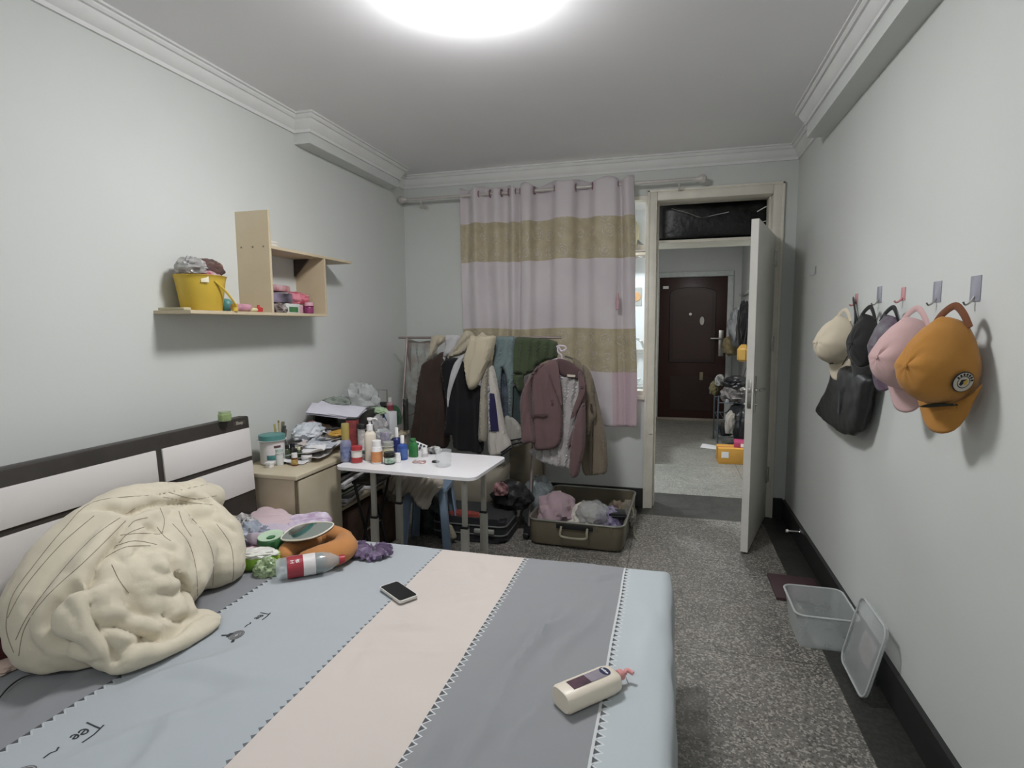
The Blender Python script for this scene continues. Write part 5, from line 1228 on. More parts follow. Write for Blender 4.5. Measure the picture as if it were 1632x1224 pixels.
bm = B(); tube(bm, smooth_path([hp(485, 150), hp(505, 140), hp(545, 145), hp(552, 165), hp(520, 180), hp(500, 150), hp(495, 185), hp(520, 210), hp(522, 240)], 4), .006, 8); link('hook', bm, HGM, hg)
bm = B(); tube(bm, smooth_path([hp(430, 262), hp(470, 242), hp(524, 238), hp(580, 265), hp(640, 322)], 4), .007, 8); tube(bm, smooth_path([hp(500, 345), hp(502, 362), hp(520, 372), hp(640, 378), hp(655, 350)], 4), .005, 8); link('arms', bm, HGM, hg)
# trench coat
tc = thing('trench_coat', 'beige trench coat hanging behind the mauve blazer on the right', 'coat', PY(935, 650, 3.90))
BEI = fabric('beige_gabardine', '7f7260', .1)
pane('body', tc, 3.94, Z6([(600, 245), (660, 270), (715, 310), (745, 370), (775, 480), (800, 600), (835, 750), (852, 900), (850, 1050), (800, 1070), (740, 1075), (680, 1062), (660, 900), (680, 600)]), .10, BEI, 3, .07, .008)
pane('sleeve', tc, 3.86, Z6([(665, 275), (715, 310), (745, 400), (755, 520), (770, 640), (745, 690), (725, 780), (695, 750), (690, 560), (690, 400)]), .08, BEI, 5, .06, .005)
pane('front_flap', tc, 3.85, Z6([(725, 780), (745, 690), (738, 1060), (725, 1075)]), .01, fabric('dark_beige_gabardine', '594f44'), 0, .05, 0, smooth=0, rim=.01)
pane('sleeve_tab', tc, 3.812, Z6([(730, 560), (742, 560), (750, 620), (740, 632), (728, 600)]), .01, fabric('tortoise_tab', '4a3c33'), 0, .05, 0, smooth=0, rim=.01)
bm = B(); tube(bm, smooth_path([PY(780 + x / 4.533, 520 + y / 4.533, 3.95) for x, y in ((545, 215), (600, 235), (650, 265), (700, 330))], 4), .006, 8); one('clothes_hanger', 'dark hanger inside the beige trench coat', 'hanger', bm, mat('dark_olive_plastic', '4c4a3a', .5))

# ================================================================ OPEN SUITCASE ON THE FLOOR
t = thing('suitcase', 'olive brown hard suitcase lying open on the floor before the door, full of clothes', 'suitcase', (-.55, 3.98, 0), math.radians(-2))
OLV = mat('olive_brown_shell', '6d6552', .4, 0, .1, 6); w2, d2, hh = .315, .42, .175
out = rrect(-w2, -d2, w2, d2, .06, 6); inn = rrect(-w2 + .012, -d2 + .012, w2 - .012, d2 - .012, .05, 6)
bm = B(); n = len(out)
lay = [[bm.verts.new((x * .95, y * .96, .012)) for x, y in out], [bm.verts.new((x * .985, y * .985, .03)) for x, y in out], [bm.verts.new((x, y, hh)) for x, y in out], [bm.verts.new((x, y, hh)) for x, y in inn], [bm.verts.new((x * .97, y * .97, .03)) for x, y in inn]]
for a, b_ in zip(lay, lay[1:]):
    for i in range(n): bm.faces.new((a[i], a[(i + 1) % n], b_[(i + 1) % n], b_[i]))
bm.faces.new(lay[0][::-1]); bm.faces.new(lay[-1]); link('shell', bm, OLV, t)
bm = B(); tube(bm, [(x, y, hh + .003) for x, y in out] + [(*out[0], hh + .003)], .007, 8); link('rim', bm, mat('zinc_rim', '8b8b82', .35, .5), t)
bm = B(); prism(bm, rrect(-w2 + .02, -d2 + .02, w2 - .02, d2 - .02, .045, 5), .031, .036); link('lining', bm, fabric('black_lining', '222224'), t)
bm = B(); box(bm, (-.12, -d2 - .010, .135), (.12, -d2 + .002, .165), .004); link('handle_mount', bm, BLACKP, t)
bm = B(); tube(bm, smooth_path([(-.085, -d2 - .01, .15), (-.085, -d2 - .03, .13), (-.08, -d2 - .035, .095), (0, -d2 - .037, .088), (.08, -d2 - .035, .095), (.085, -d2 - .03, .13), (.085, -d2 - .01, .15)], 5), .008, 8); link('handle', bm, mat('olive_grey_handle', '8b8672', .5), t)
for x in (.10, .19): 
    bm = B(); box(bm, (x - .02 + .06, -d2 - .006, .142), (x + .02 + .03, -d2 + .002, .172), .003); link('latch', bm, OLV, t)
for y in (-.33, .3):
    bm = B(); lathe(bm, [(0, -.018), (.025, -.018), (.028, 0), (.025, .018), (0, .018)], 20, M=rot((-w2 - .035, y, .032), 0, 90, 0)); box(bm, (-w2 - .05, y - .02, .03), (-w2 + .02, y + .02, .09), .004); link('wheel', bm, BLACKP, t)
bm = B(); tube(bm, smooth_path([(w2 + .012, .02, hh), (w2 + .02, 0, .1), (w2 + .03, -.05, .01), (w2 + .05, -.12, .006)], 5), .006, 6); link('strap', bm, mat('khaki_strap', '98907a', .8), t)
def stuffc(name, label, cat, px, size, seed, m, z=.06, **k): 
    p = PZ(px[0], px[1], z); return one(name, label, cat, blob((p.x, p.y, .040 if 'zb' not in k else k['zb']), size, seed, k.get('amp', .25), k.get('fr', 2.2), 4, k.get('ridge', False)), m)
stuffc('hoodie', 'dusty pink hoodie folded in the left of the open suitcase', 'hoodie', (888, 832), (.30, .36, .22), 31, fabric('dusty_rose_fleece', 'a88f96'), z=.06)
stuffc('blouse', 'cream white blouse in the middle of the open suitcase', 'blouse', (936, 842), (.28, .30, .19), 6, fabric('cream_blouse_cloth', 'cdc8bb'), z=.05)
stuffc('plastic_bag', 'clear air-filled plastic bag on top of the clothes in the open suitcase', 'plastic bag', (944, 826), (.22, .22, .14), 8, mat('clear_suitcase_film', 'aeb0b2', .12, 0, .15, 12, .7, 40, .006, alpha=.55, spec=1.), z=.15, zb=.13, amp=.2)
stuffc('pyjamas', 'lilac and navy pyjamas at the front right of the open suitcase', 'pyjamas', (970, 840), (.20, .26, .18), 5, mat('lilac_navy_cloth', 'b0a3b4', .9, 0, 0, 20, c2='55507c'), z=.08)
pb = PZ(980, 822, .17); t = thing('wash_bag', 'flat black pouch lying on the clothes in the open suitcase', 'pouch', pb, math.radians(8)); bm = B(); box(bm, (-.075, -.06, 0), (.075, .06, .03), .012, 3); link('pouch_body', bm, fabric('black_pouch', '1e1e20'), t); bm = B(); box(bm, (-.07, -.062, .014), (.07, -.0585, .018), .001); link('zip', bm, mat('grey_zip', '66666a', .4, .4), t)
stuffc('sock', 'beige sock ball by the back rim of the open suitcase', 'socks', (982, 808), (.12, .12, .12), 9, mat('beige_brown_knit', '8d8468', .9, 0, 0, 15, c2='6b5452'), z=.12, zb=.05)
stuffc('sock', 'pale taupe sock ball at the back right corner of the open suitcase', 'socks', (1001, 808), (.11, .10, .12), 11, fabric('taupe_knit', '8e8678'), z=.12, zb=.05)
stuffc('scarf', 'grey patterned scarf against the right side of the open suitcase', 'scarf', (1002, 828), (.10, .24, .12), 13, mat('grey_pattern_cloth', '86837c', .9, 0, 0, 40, c2='4d4b48'), z=.08)

# ================================================================ WALL SHELF
SH = mat('pale_birch_laminate', 'cdbd9e', .55, 0, .08, 3, .1, 60, .001, c2='c2b08f')
t = thing('wall_shelf', 'pale birch wall shelf with tall upright board and open cube on the left wall', 'shelf', (XL, 2.58, 1.53))
def sb(name, y0, z0, y1, z1, d0=0, d1=.20, m=SH):
    bm = B(); box(bm, (d0, y0 - 2.58, z0 - 1.53), (d1, y1 - 2.58, z1 - 1.53), .001); link(name, bm, m, t, False)
sb('lower_board', 2.03, 1.512, 3.065, 1.527); sb('upright_board', 2.560, 1.527, 2.576, 2.048); sb('upper_board', 2.576, 1.855, 3.36, 1.870); sb('end_board', 3.045, 1.527, 3.060, 1.855)
bm = B(); prism(bm, [(0, 0), (.10, 0), (0, -.10)], 0, .012, Matrix.Translation((.003, 3.04 - 2.58, 1.853 - 1.53)) @ Matrix(((1, 0, 0, 0), (0, 0, -1, 0), (0, 1, 0, 0), (0, 0, 0, 1)))); link('corner_bracket', bm, mat('dark_brown_bracket', '4d433e', .5), t)
for x in (.03, .10, .165):
    bm = B(); lathe(bm, [(0, 0), (.005, 0), (.005, .002), (0, .002)], 12, M=Matrix.Translation((x, -.0195, .335)) @ Matrix.Rotation(PI / 2, 4, 'X')); link('screw', bm, mat('dull_screw', '8a7d66', .4, .5), t)
SZ = 1.5275
def shp(x, y, X=-2.08): p = PX(x, y, X); return p
YEL = mat('yellow_plastic', 'd6b236', .4, 0, .06, 6)
t = thing('bucket', 'yellow plastic bucket stuffed with packets at the left of the wall shelf', 'bucket', (-2.085, 2.195, SZ))
bm = B(); lathe(bm, [(0, 0), (.088, 0), (.092, .004), (.112, .135), (.118, .155), (.122, .158), (.117, .160), (.110, .155), (.090, .01), (0, .008)], 36, sx=.86); link('body', bm, YEL, t)
bm = B(); box(bm, (-.016, -.001, -.014), (.016, .001, .014), .0005); xf(bm, bm.verts[:], Matrix.Translation((.083, -.062, .138)) @ Matrix.Rotation(math.radians(52), 4, 'Z') @ Matrix.Rotation(math.radians(-12), 4, 'X')); xf(bm, bm.verts[:], Matrix.Translation((0, 0, 0))); link('price_sticker', bm, mat('pale_sticker', 'dfd6b8', .6), t)
bm = B(); hp_ = [(.094, -.02, .135), (.106, .02, .10), (.11, .07, .05), (.098, .105, .02), (.085, .115, .015)]; tube(bm, smooth_path(hp_, 5), .005, 8); lathe(bm, [(0, 0), (.014, 0), (.014, .035), (0, .035)], 14, M=Matrix.Translation((.09, .105, .0))); link('handle', bm, YEL, t)
one('snack_bag', 'dark brown snack packet sticking out of the yellow bucket', 'packet', blob((-2.08, 2.23, SZ + .165), (.12, .17, .075), 3, .25), mat('dark_brown_packet', '4f3f3d', .35, 0, 0, 12, c2='8a5c50'))
one('snack_bag', 'red and white printed packet standing inside the yellow bucket rim', 'packet', blob((-2.085, 2.195, SZ + .13), (.16, .20, .06), 7, .12), mat('red_white_packet', 'cfc6c8', .35, 0, 0, 16, c2='9c2f3e'))
one('film_bag', 'clear plastic packet at the left of the yellow bucket top', 'packet', blob((-2.08, 2.14, SZ + .165), (.12, .10, .07), 9, .3, 2.4, 4, True), mat('clear_grey_film', 'b9b7b4', .2, 0, .15, 20, .6, 50, .004, alpha=.8))
one('notebook', 'small dark-edged notebook lying at the left end of the wall shelf', 'notebook', (lambda b: (box(b, (-2.17, 2.035, SZ + .0005), (-2.03, 2.075, SZ + .012), .002), b)[1])(B()), mat('pale_notebook', 'c4bb98', .6))
bm = B(); lathe(bm, [(0, 0), (.014, .001), (.026, .012), (.031, .030), (.027, .050), (.015, .062), (0, .065)], 24); o = one('egg_toy', 'teal egg-shaped case beside the yellow bucket', 'case', bm, TEAL); o.location = (-2.10, 2.365, SZ)
bm = B(); tube(bm, [(0, 0, .02), (.0, .10, .02)], .019, 14); lathe(bm, [(0, 0), (.02, 0), (.02, .008), (0, .008)], 14, M=rot((0, .10, .02), -90, 0, 0)); o = one('roll_of_tape', 'pink roll lying in front of the upright shelf board', 'roll', bm, mat('pink_plastic', 'd39aa4', .5, 0, .1, 30, c2='b07a90')); o.location = (-2.03, 2.33, SZ)
bm = B(); lathe(bm, [(0, 0), (.019, 0), (.020, .022), (.008, .026), (.006, .036), (0, .037)], 18); o = one('bottle_cap', 'small red cap at the foot of the upright shelf board', 'cap', bm, plastic('bright_red_plastic', 'c23434')); o.location = (-2.02, 2.495, SZ)
bm = B(); tube(bm, [(0, 0, .011), (.0, .05, .011)], .010, 10); o = one('lip_balm', 'small cream and yellow tube lying beside the red cap', 'tube', bm, mat('cream_yellow', 'd4cf9e', .4)); o.location = (-2.02, 2.43, SZ)
o = one('card_stack', 'two small white boxes on the top board behind the upright', 'box', (lambda b: (box(b, (-2.06, 2.59, 1.8705), (-2.0, 2.64, 1.885), .002), box(b, (-2.065, 2.585, 1.8855), (-2.0, 2.64, 1.898), .002), b)[2])(B()), mat('ivory_card', 'd9d3c6', .6))
# things inside the cube
carton('tissue_pack', 'red and white packet on top of the pile inside the shelf cube', 'packet', (-2.09, 2.70, SZ + .115), (.13, .16, .035), mat('red_packet', 'b8404a', .4, 0, 0, 14, c2='c9a9ae'), 12, bev=.008)
carton('chocolate_box', 'black and white box tilted inside the shelf cube', 'box', (-2.08, 2.68, SZ + .055), (.14, .15, .05), mat('black_card', '2b272b', .4, 0, 0, 10, c2='8c7f94'), -8)
carton('mint_tin', 'white and green box at the front of the shelf cube', 'box', (-2.035, 2.76, SZ), (.05, .13, .052), mat('white_green_card', 'cfd3cc', .5), 4, (('green_print', (.9, -.6, .1), (1.03, .7, .65), mat('green_print', '3c7a46', .5)),))
one('snack_bag', 'coral red glossy packet lying at the back right of the shelf cube', 'packet', blob((-2.09, 2.90, SZ + .055), (.12, .17, .07), 5, .25), mat('coral_red_packet', 'c04a5c', .3, 0, .2, 14, c2='d98f9c'))
one('snack_bag', 'crumpled grey and brown wrapper at the left front of the shelf cube', 'wrapper', blob((-2.03, 2.65, SZ + .001), (.08, .11, .05), 8, .3, 2.4, 4, True), mat('grey_brown_wrapper', '9a938c', .4, 0, 0, 20, c2='5c4540'))
bottle('nail_polish', 'magenta jar with pink lid at the right front of the shelf cube', 'jar', (-2.02, 2.92, SZ), .026, .065, plastic('magenta_plastic', '8c2f63'), plastic('pale_pink_lid', 'd9a3b0'), None, neck=.9, caph=.3)
carton('pink_box', 'low pink box under the coral packet in the shelf cube', 'box', (-2.10, 2.90, SZ), (.10, .14, .05), mat('pink_card', 'd9a9b4', .6), 3)

# ================================================================ CAPS AND BAG ON THE RIGHT WALL
CAPR = {}
def cap(name, label, y, z, m, brim_m=None, sc=1., rz=0., strap=None, flat=1., extra=None, tilt=0):
    """baseball cap hung by its back strap: crown points away from the wall, brim hangs down.
       local: +x out of the wall, +z up (towards the strap), y along the wall"""
    t = thing(name, label, 'cap', (XR - .014 - .088 * sc * .88 * abs(math.sin(math.radians(rz))) * (1 if flat == 1. else .7), y, z))
    t.rotation_euler = (math.radians(tilt), 0, PI + math.radians(rz)); t.scale = (1, 1, 1)
    R = .088 * sc; zc_ = -.145 * sc        # centre of the cap opening
    bm = B(); nu, nv = 14, 36; rows = []
    for i in range(nu + 1):
        a = i / nu * PI / 2
        row = []
        for j in range(nv):
            b = 2 * PI * j / nv
            seam = 1 + .012 * math.cos(6 * b) * math.sin(a)
            r = math.cos(a) ** .75 if i < nu else 0
            ez = 1.12 if math.sin(b) < 0 else 1.30; up_ = max(0., math.sin(b))
            h = (.125 * sc) * math.sin(a) ** .9 * (1 - .38 * up_ * math.cos(a)) * flat
            dent = .006 * nz(math.cos(b) * 2, math.sin(b) * 2, a * 2 + y, 1.3)
            x = .012 + h + dent; yy_ = R * .88 * r * math.cos(b) * seam * (1 - .18 * up_); zz_ = zc_ + R * ez * r * math.sin(b) * seam
            # opening arch at the back (top)
            if i < 5 and 60 < math.degrees(b) < 120: x += (5 - i) / 5 * .034 * sc * (1 - abs(math.degrees(b) - 90) / 30)
            row.append((x, yy_, zz_))
        rows.append(row)
    V = [[bm.verts.new(p) for p in r] for r in rows[:-1]]; top = bm.verts.new((rows[-1][0][0], 0, zc_))
    for a, b in zip(V, V[1:]):
        for j in range(nv): bm.faces.new((a[j], a[(j + 1) % nv], b[(j + 1) % nv], b[j]))
    for j in range(nv): bm.faces.new((V[-1][j], V[-1][(j + 1) % nv], top))
    t['tmp'] = 0; CAPR[t.name] = rows; del t['tmp']
    o = link('crown', bm, m, t); sd = o.modifiers.new('thickness', 'SOLIDIFY'); sd.thickness = .002
    bm = B(); lathe(bm, [(0, -.003), (.006, -.002), (.007, .002), (0, .005)], 12, M=Matrix.Translation((rows[-1][0][0] + .001, 0, zc_)) @ Matrix.Rotation(PI / 2, 4, 'Y')); link('button', bm, m, t)
    # brim, curved
    bm = B(); g = []
    for i in range(13):
        row = []
        for k in range(9):
            u = (i / 12 - .5) * 2; v = k / 8
            w = .088 * sc * (1 - .18 * v ** 2); L = .072 * sc * math.sqrt(max(0, 1 - (u * .96) ** 4))
            x = .026 + .020 * (1 - u * u) - .006 * v; yy_ = u * w; zz_ = zc_ - R * 1.08 * math.sqrt(max(0, 1 - (u * .93) ** 2)) * .95 - v * L - .004
            row.append(bm.verts.new((x, yy_, zz_)))
        g.append(row)
    for i in range(12):
        for k in range(8): bm.faces.new((g[i][k], g[i + 1][k], g[i + 1][k + 1], g[i][k + 1]))
    o = link('brim', bm, brim_m or m, t); sd = o.modifiers.new('thickness', 'SOLIDIFY'); sd.thickness = .004
    bm = B(); tube(bm, smooth_path([(.020, -R * .52, zc_ + R * 1.0), (.016, -R * .30, zc_ + R * 1.36), (.010, 0, zc_ + R * 1.58), (.016, R * .30, zc_ + R * 1.36), (.020, R * .52, zc_ + R * 1.0)], 5), .009 * sc, 8, flat=.3, up=(1, 0, 0)); link('strap', bm, strap or m, t)
    return t, R, zc_
OCH = fabric('ochre_cotton', 'bb7f35', .1); PNK = fabric('pale_pink_cotton', 'cba7a5', .06); IVR = fabric('ivory_cotton', 'd3c6ad', .06)
BKC = fabric('washed_black_cotton', '2b2c2a', .1); DYE = mat('tie_dye_grey_purple', '7f8183', .9, 0, 0, 16, .3, 300, .001, c2='5e4a5c')
oc, R, zc_ = cap('baseball_cap', 'ochre baseball cap with round embroidered badge, nearest of the caps on the wall', 1.95, 1.505, OCH, None, 1.22, 27, fabric('brown_strap', '7a4a30'))
def patch(parent, bm, m, name, M): xf(bm, bm.verts[:], M); return link(name, bm, m, parent)
# badge on the side panel facing the camera (local +y side after the half turn)
def on_crown(t, i, j, lift=.003, spin=0):
    rows = CAPR[t.name]; p = Vector(rows[i][j % 36]); a = Vector(rows[i + 1][j % 36]) - Vector(rows[i - 1][j % 36]); b = Vector(rows[i][(j + 1) % 36]) - Vector(rows[i][(j - 1) % 36])
    n = a.cross(b).normalized(); n = -n if n.dot(p - Vector((0, 0, rows[-1][0][2]))) < 0 else n
    return fr(p + n * lift, b if b.cross(a).dot(n) > 0 else -b, a) @ Matrix.Rotation(math.radians(spin), 4, 'Z')
badge = on_crown(oc, 3, 34, .004)
side = lambda x, z, d=0: None
def disc(r0, r1, h0, h1): b = B(); lathe(b, [(r0, h0), (r1, h0), (r1, h1), (r0, h1)] if r0 else [(0, h0), (r1, h0), (r1, h1), (0, h1)], 32); return b
patch(oc, disc(0, .030, 0, .003), mat('black_embroidery', '26282c', .9), 'badge', badge)
patch(oc, disc(.018, .0275, .003, .0042), mat('cream_embroidery', 'bdb5a6', .9, 0, .1, 90), 'badge_ring', badge)
patch(oc, disc(0, .0155, .003, .0044), mat('cream_embroidery', 'bdb5a6'), 'badge_centre', badge)
bm = B(); prism(bm, [(-.011, .004), (-.004, .0), (.002, .002), (.009, -.006), (.006, .009), (0, .010), (-.008, .010)], .0044, .0052); patch(oc, bm, mat('black_embroidery', '26282c'), 'badge_figure', badge)
bm = B(); prism(bm, [(-.006, -.010), (.006, -.011), (.010, -.004), (0, 0), (-.008, -.003)], .0044, .0050); patch(oc, bm, mat('yellow_embroidery', 'c4a13e', .9), 'badge_figure', badge)
for k in range(7):
    a = math.radians(200 + 22 * k); bm = B(); box(bm, (-.0022, -.0032, .0042), (.0022, .0032, .0052)); xf(bm, bm.verts[:], Matrix.Rotation(a, 4, 'Z') @ Matrix.Translation((0, .0225, 0)))
    patch(oc, bm, mat('black_embroidery', '26282c'), 'badge_lettering', badge)
bm = puff([(-.050, .004), (-.02, .020), (.0, .017), (.03, .016), (.055, .0), (.05, -.012), (.02, -.010), (-.01, -.008), (-.035, -.010)], .004, .006, .006); patch(oc, bm, mat('dark_green_embroidery', '2a2f26', .9), 'front_motif', on_crown(oc, 3, 28, .004, 0))
cap('baseball_cap', 'pale pink baseball cap hanging just behind the ochre cap', 2.22, 1.505, PNK, None, 1.15, 27)
cap('baseball_cap', 'grey and purple tie-dyed cap half hidden behind the pink cap', 2.50, 1.515, DYE, None, 1.05, 20, BLACKP, .45)
cap('baseball_cap', 'washed black cap hanging side-on between the ivory and tie-dyed caps', 2.76, 1.525, BKC, None, 1.10, 18, None, .5)
iv, R2, zc2 = cap('baseball_cap', 'ivory cap, farthest of the caps on the wall, above the black tote', 3.06, 1.520, IVR, None, 1.10, 24)
bm = B(); box(bm, (-.012, -.0015, 0), (.012, .0015, .002)); box(bm, (-.008, .004, 0), (.016, .007, .002)); patch(iv, bm, mat('black_embroidery', '26282c'), 'front_motif', on_crown(iv, 4, 28, .002, 0))
# hooks
def hook(y, z, m, w, h, label, metal=False):
    t = thing('adhesive_hook', label, 'hook', (XR, y, z))
    bm = B(); box(bm, (-.0025, -w / 2, -h / 2), (-.0002, w / 2, h / 2), .001); link('plate', bm, m, t)
    bm = B(); tube(bm, smooth_path([(-.003, 0, -h * .3), (-.014, 0, -h * .55), (-.024, 0, -h * .62), (-.030, 0, -h * .5)], 4), .0028 if not metal else .004, 8); link('hook_arm', bm, STEEL if not metal else m, t)
LILP = mat('lilac_adhesive_plate', 'a3a3b0', .3, 0, .08, 12, alpha=.9); PKP = plastic('pink_hook_plastic', 'd18f92', .35)
hook(1.985, 1.548, LILP, .060, .075, 'lilac adhesive hook holding the ochre cap')
hook(2.235, 1.552, LILP, .060, .070, 'lilac adhesive hook holding the pink cap')
hook(2.525, 1.560, PKP, .040, .050, 'pink adhesive hook holding the tie-dyed cap', True)
hook(2.785, 1.570, LILP, .055, .070, 'lilac adhesive hook holding the black cap')
hook(3.095, 1.565, PKP, .040, .050, 'pink adhesive hook holding the ivory cap', True)
hook(3.93, 1.775, mat('clear_hook', 'c5cbc8', .15, alpha=.6), .035, .05, 'small clear hook alone near the far corner of the right wall', True)
# black tote bag
t = thing('tote_bag', 'black tote bag hanging on the wall below the ivory cap', 'bag', (XR - .06, 2.98, 1.10))
TB = mat('black_coated_fabric', '232423', .45, 0, .2, 8, .2, 120, .001)
def XPp(x, y, X=.80): p = PX(x, y, X); return p
pts = [PX(x, y, .79) for x, y in [(1340, 582), (1358, 587), (1380, 600), (1381, 618), (1366, 688), (1345, 692), (1333, 688), (1299, 658), (1310, 632), (1322, 606), (1327, 586)]]
c = Vector((0.80, 2.98, 1.10))
bm = puff([(-(p.y - c.y), p.z - c.z) for p in pts], .05, .012, .05, lambda u, v: .004 * nz(u, v, 2, 9) + .003 * nz(u, v, 5, 22), None, .006, 2)
xf(bm, bm.verts[:], Matrix(((0, 0, -1, .005), (-1, 0, 0, 0), (0, 1, 0, 0), (0, 0, 0, 1)))); link('bag_body', bm, TB, t)
for dx in (-.03, .025):
    bm = B(); tube(bm, smooth_path([Vector((dx, .06, .16)), Vector((.04, .05, .30)), Vector((.045, .09, .44)), Vector((.045, .115, .46)), Vector((.04, -.0, .30)), Vector((dx, -.05, .16))], 6), .006, 6, flat=.4); link('handle', bm, TB, t)
bm = B(); prism(bm, [(-.012, -.06), (.016, -.06), (.008, .05), (-.002, .05)], 0, .001, Matrix(((0, 0, -1, -.030), (-1, 0, 0, -.02), (0, 1, 0, -.01), (0, 0, 0, 1)))); link('print', bm, mat('slate_print', '3d434c', .3), t)
# door stop
t = thing('door_stop', 'small chrome door stop on the right-hand skirting', 'door stop', (XR - .02, 3.93, .115))
bm = B(); tube(bm, [(0, 0, 0), (-.075, 0, 0)], .006, 8); lathe(bm, [(0, 0), (.02, 0), (.02, .006), (0, .006)], 16, M=rot((0, 0, 0), 0, -90, 0)); link('rod', bm, CHROME, t)
bm = B(); tube(bm, [(-.072, 0, 0), (-.085, 0, 0)], .010, 10); link('tip', bm, WHITE, t)

# ================================================================ TUB, LID AND BOARD ON THE FLOOR
t = thing('storage_tub', 'empty translucent plastic tub on the floor against the right skirting', 'tub', (.70, 2.83, 0))
bm = B(); o1 = rrect(-.125, -.155, .125, .155, .04, 6); n = len(o1)
L_ = [[bm.verts.new((x * .84, y * .86, .002)) for x, y in o1], [bm.verts.new((x, y, .155)) for x, y in o1], [bm.verts.new((x * 1.05, y * 1.04, .157)) for x, y in o1], [bm.verts.new((x * 1.05, y * 1.04, .163)) for x, y in o1], [bm.verts.new((x * .985, y * .985, .163)) for x, y in o1], [bm.verts.new((x * .82, y * .84, .006)) for x, y in o1]]
for a, b_ in zip(L_, L_[1:]):
    for i in range(n): bm.faces.new((a[i], a[(i + 1) % n], b_[(i + 1) % n], b_[i]))
bm.faces.new(L_[0][::-1]); bm.faces.new(L_[-1])
link('tub_body', bm, FROST, t)
bm = B(); tube(bm, [(x * 1.04, y * 1.03, .161) for x, y in o1] + [(o1[0][0] * 1.04, o1[0][1] * 1.03, .161)], .0045, 8); link('rim', bm, mat('frosted_rim', 'c2c6c4', .3, alpha=.9), t)
t = thing('tub_lid', 'translucent tub lid leaning on edge against the right wall beside the tub', 'lid', (.785, 2.47, 0))
LM = Matrix.Translation((0, 0, .16)) @ Matrix.Rotation(math.radians(-77), 4, 'Y') @ Matrix.Rotation(math.radians(0), 4, 'Z')
bm = B(); o2 = rrect(-.15, -.15, .15, .15, .045, 6); o3 = rrect(-.115, -.115, .115, .115, .035, 6); n = len(o2)
L_ = [[bm.verts.new((x, y, .014)) for x, y in o2], [bm.verts.new((x, y, 0)) for x, y in o2], [bm.verts.new((x * .95, y * .95, 0)) for x, y in o2], [bm.verts.new((x, y, .006)) for x, y in o3]]
for a, b_ in zip(L_, L_[1:]):
    for i in range(n): bm.faces.new((a[i], a[(i + 1) % n], b_[(i + 1) % n], b_[i]))
bm.faces.new(L_[-1]); xf(bm, bm.verts[:], LM); o = link('lid_panel', bm, FROST, t); sd = o.modifiers.new('thickness', 'SOLIDIFY'); sd.thickness = .002
bm = B(); tube(bm, [LM @ Vector((x, y, .012)) for x, y in o2] + [LM @ Vector((*o2[0], .012))], .004, 8); link('rim', bm, mat('frosted_rim', 'c2c6c4'), t)
bm = puff([(-.05, -.07), (.05, -.07), (.06, 0), (.045, .07), (-.045, .07), (-.06, 0)], .012, .014, .02, None, LM @ Matrix.Translation((-.01, 0, -.008))); link('pink_sponge', bm, mat('pink_translucent', 'c4a9ae', .5, 0, .15, 14, alpha=.75), t)
one('chopping_board', 'dark maroon flat board lying on the floor behind the tub', 'board', (lambda b: (prism(b, [(.575, 3.15), (.80, 3.13), (.82, 3.44), (.575, 3.46)], .001, .016), b)[1])(B()), mat('maroon_board', '4a3236', .6, 0, .15, 10), smooth=False)

# ================================================================ HALLWAY
t = thing('entrance_door', 'dark brown steel entrance door with arched panel at the end of the hallway', 'door', (.35, YH - .01, 0))
EB = mat('dark_brown_steel_door', '3c231d', .35, 0, .15, 4); EBD = mat('darker_brown_steel', '2f1b17', .35)
def eb(name, lo, hi, m, bev=.006): bm = B(); box(bm, lo, hi, bev); return link(name, bm, m, t)
eb('door_slab', (-.50, -.04, .03), (.46, .03, 2.145), EB)
FRW = mat('white_entrance_frame', 'c9cfce', .5)
bm = B(); box(bm, (-.56, -.055, 0), (-.50, .055, 2.143), .004); box(bm, (.46, -.055, 0), (.54, .055, 2.143), .004); box(bm, (-.56, -.06, 2.145), (.54, .06, 2.22), .008); link('door_frame', bm, FRW, t)
def arch(w, h, rise, n=16): return [(-w, 0), (w, 0), (w, h)] + [(w * math.cos(PI * k / n), h + rise * math.sin(PI * k / n)) for k in range(1, n)] + [(-w, h)]
MX = Matrix(((1, 0, 0, 0), (0, 0, -1, -.04), (0, 1, 0, 0), (0, 0, 0, 1)))
for w, h, r, z, d in ((.33, 1.02, .10, .88, .012), (.27, .95, .09, .93, .020)):
    bm = B(); prism(bm, arch(w, h, r), 0, d, Matrix.Translation((-.02, 0, z)) @ MX); bmesh.ops.bevel(bm, geom=[e for e in bm.edges if len(e.link_faces) == 2 and e.calc_face_angle(0) > 1], offset=.006, segments=2, affect='EDGES'); link('raised_panel', bm, EB if d > .015 else EBD, t)
bm = B(); prism(bm, arch(.30, .50, .02), 0, .014, Matrix.Translation((-.02, 0, .16)) @ MX); link('raised_panel', bm, EBD, t)
eb('lock_plate', (.355, -.056, .98), (.425, -.04, 1.36), STEEL, .004)
bm = B(); tube(bm, [(.385, -.05, 1.24), (.385, -.09, 1.24), (.24, -.09, 1.24)], .014, 10); link('door_handle', bm, STEEL, t)
bm = B(); lathe(bm, [(0, 0), (.022, 0), (.020, .012), (0, .013)], 16, M=Matrix.Translation((-.05, -.062, 1.60)) @ Matrix.Rotation(PI / 2, 4, 'X')); link('peephole', bm, mat('bright_peephole', 'e6e2da', .2, .6), t)
bm = B(); lathe(bm, [(0, 0), (.032, 0), (.030, .008), (0, .009)], 20, M=Matrix.Translation((.115, -.062, 1.50)) @ Matrix.Rotation(PI / 2, 4, 'X'), sy=2.); link('oval_knocker', bm, mat('oval_white', 'cdc9c0', .4), t)
eb('sticker', (-.45, -.043, 1.98), (-.37, -.0405, 2.02), WHITE, 0)
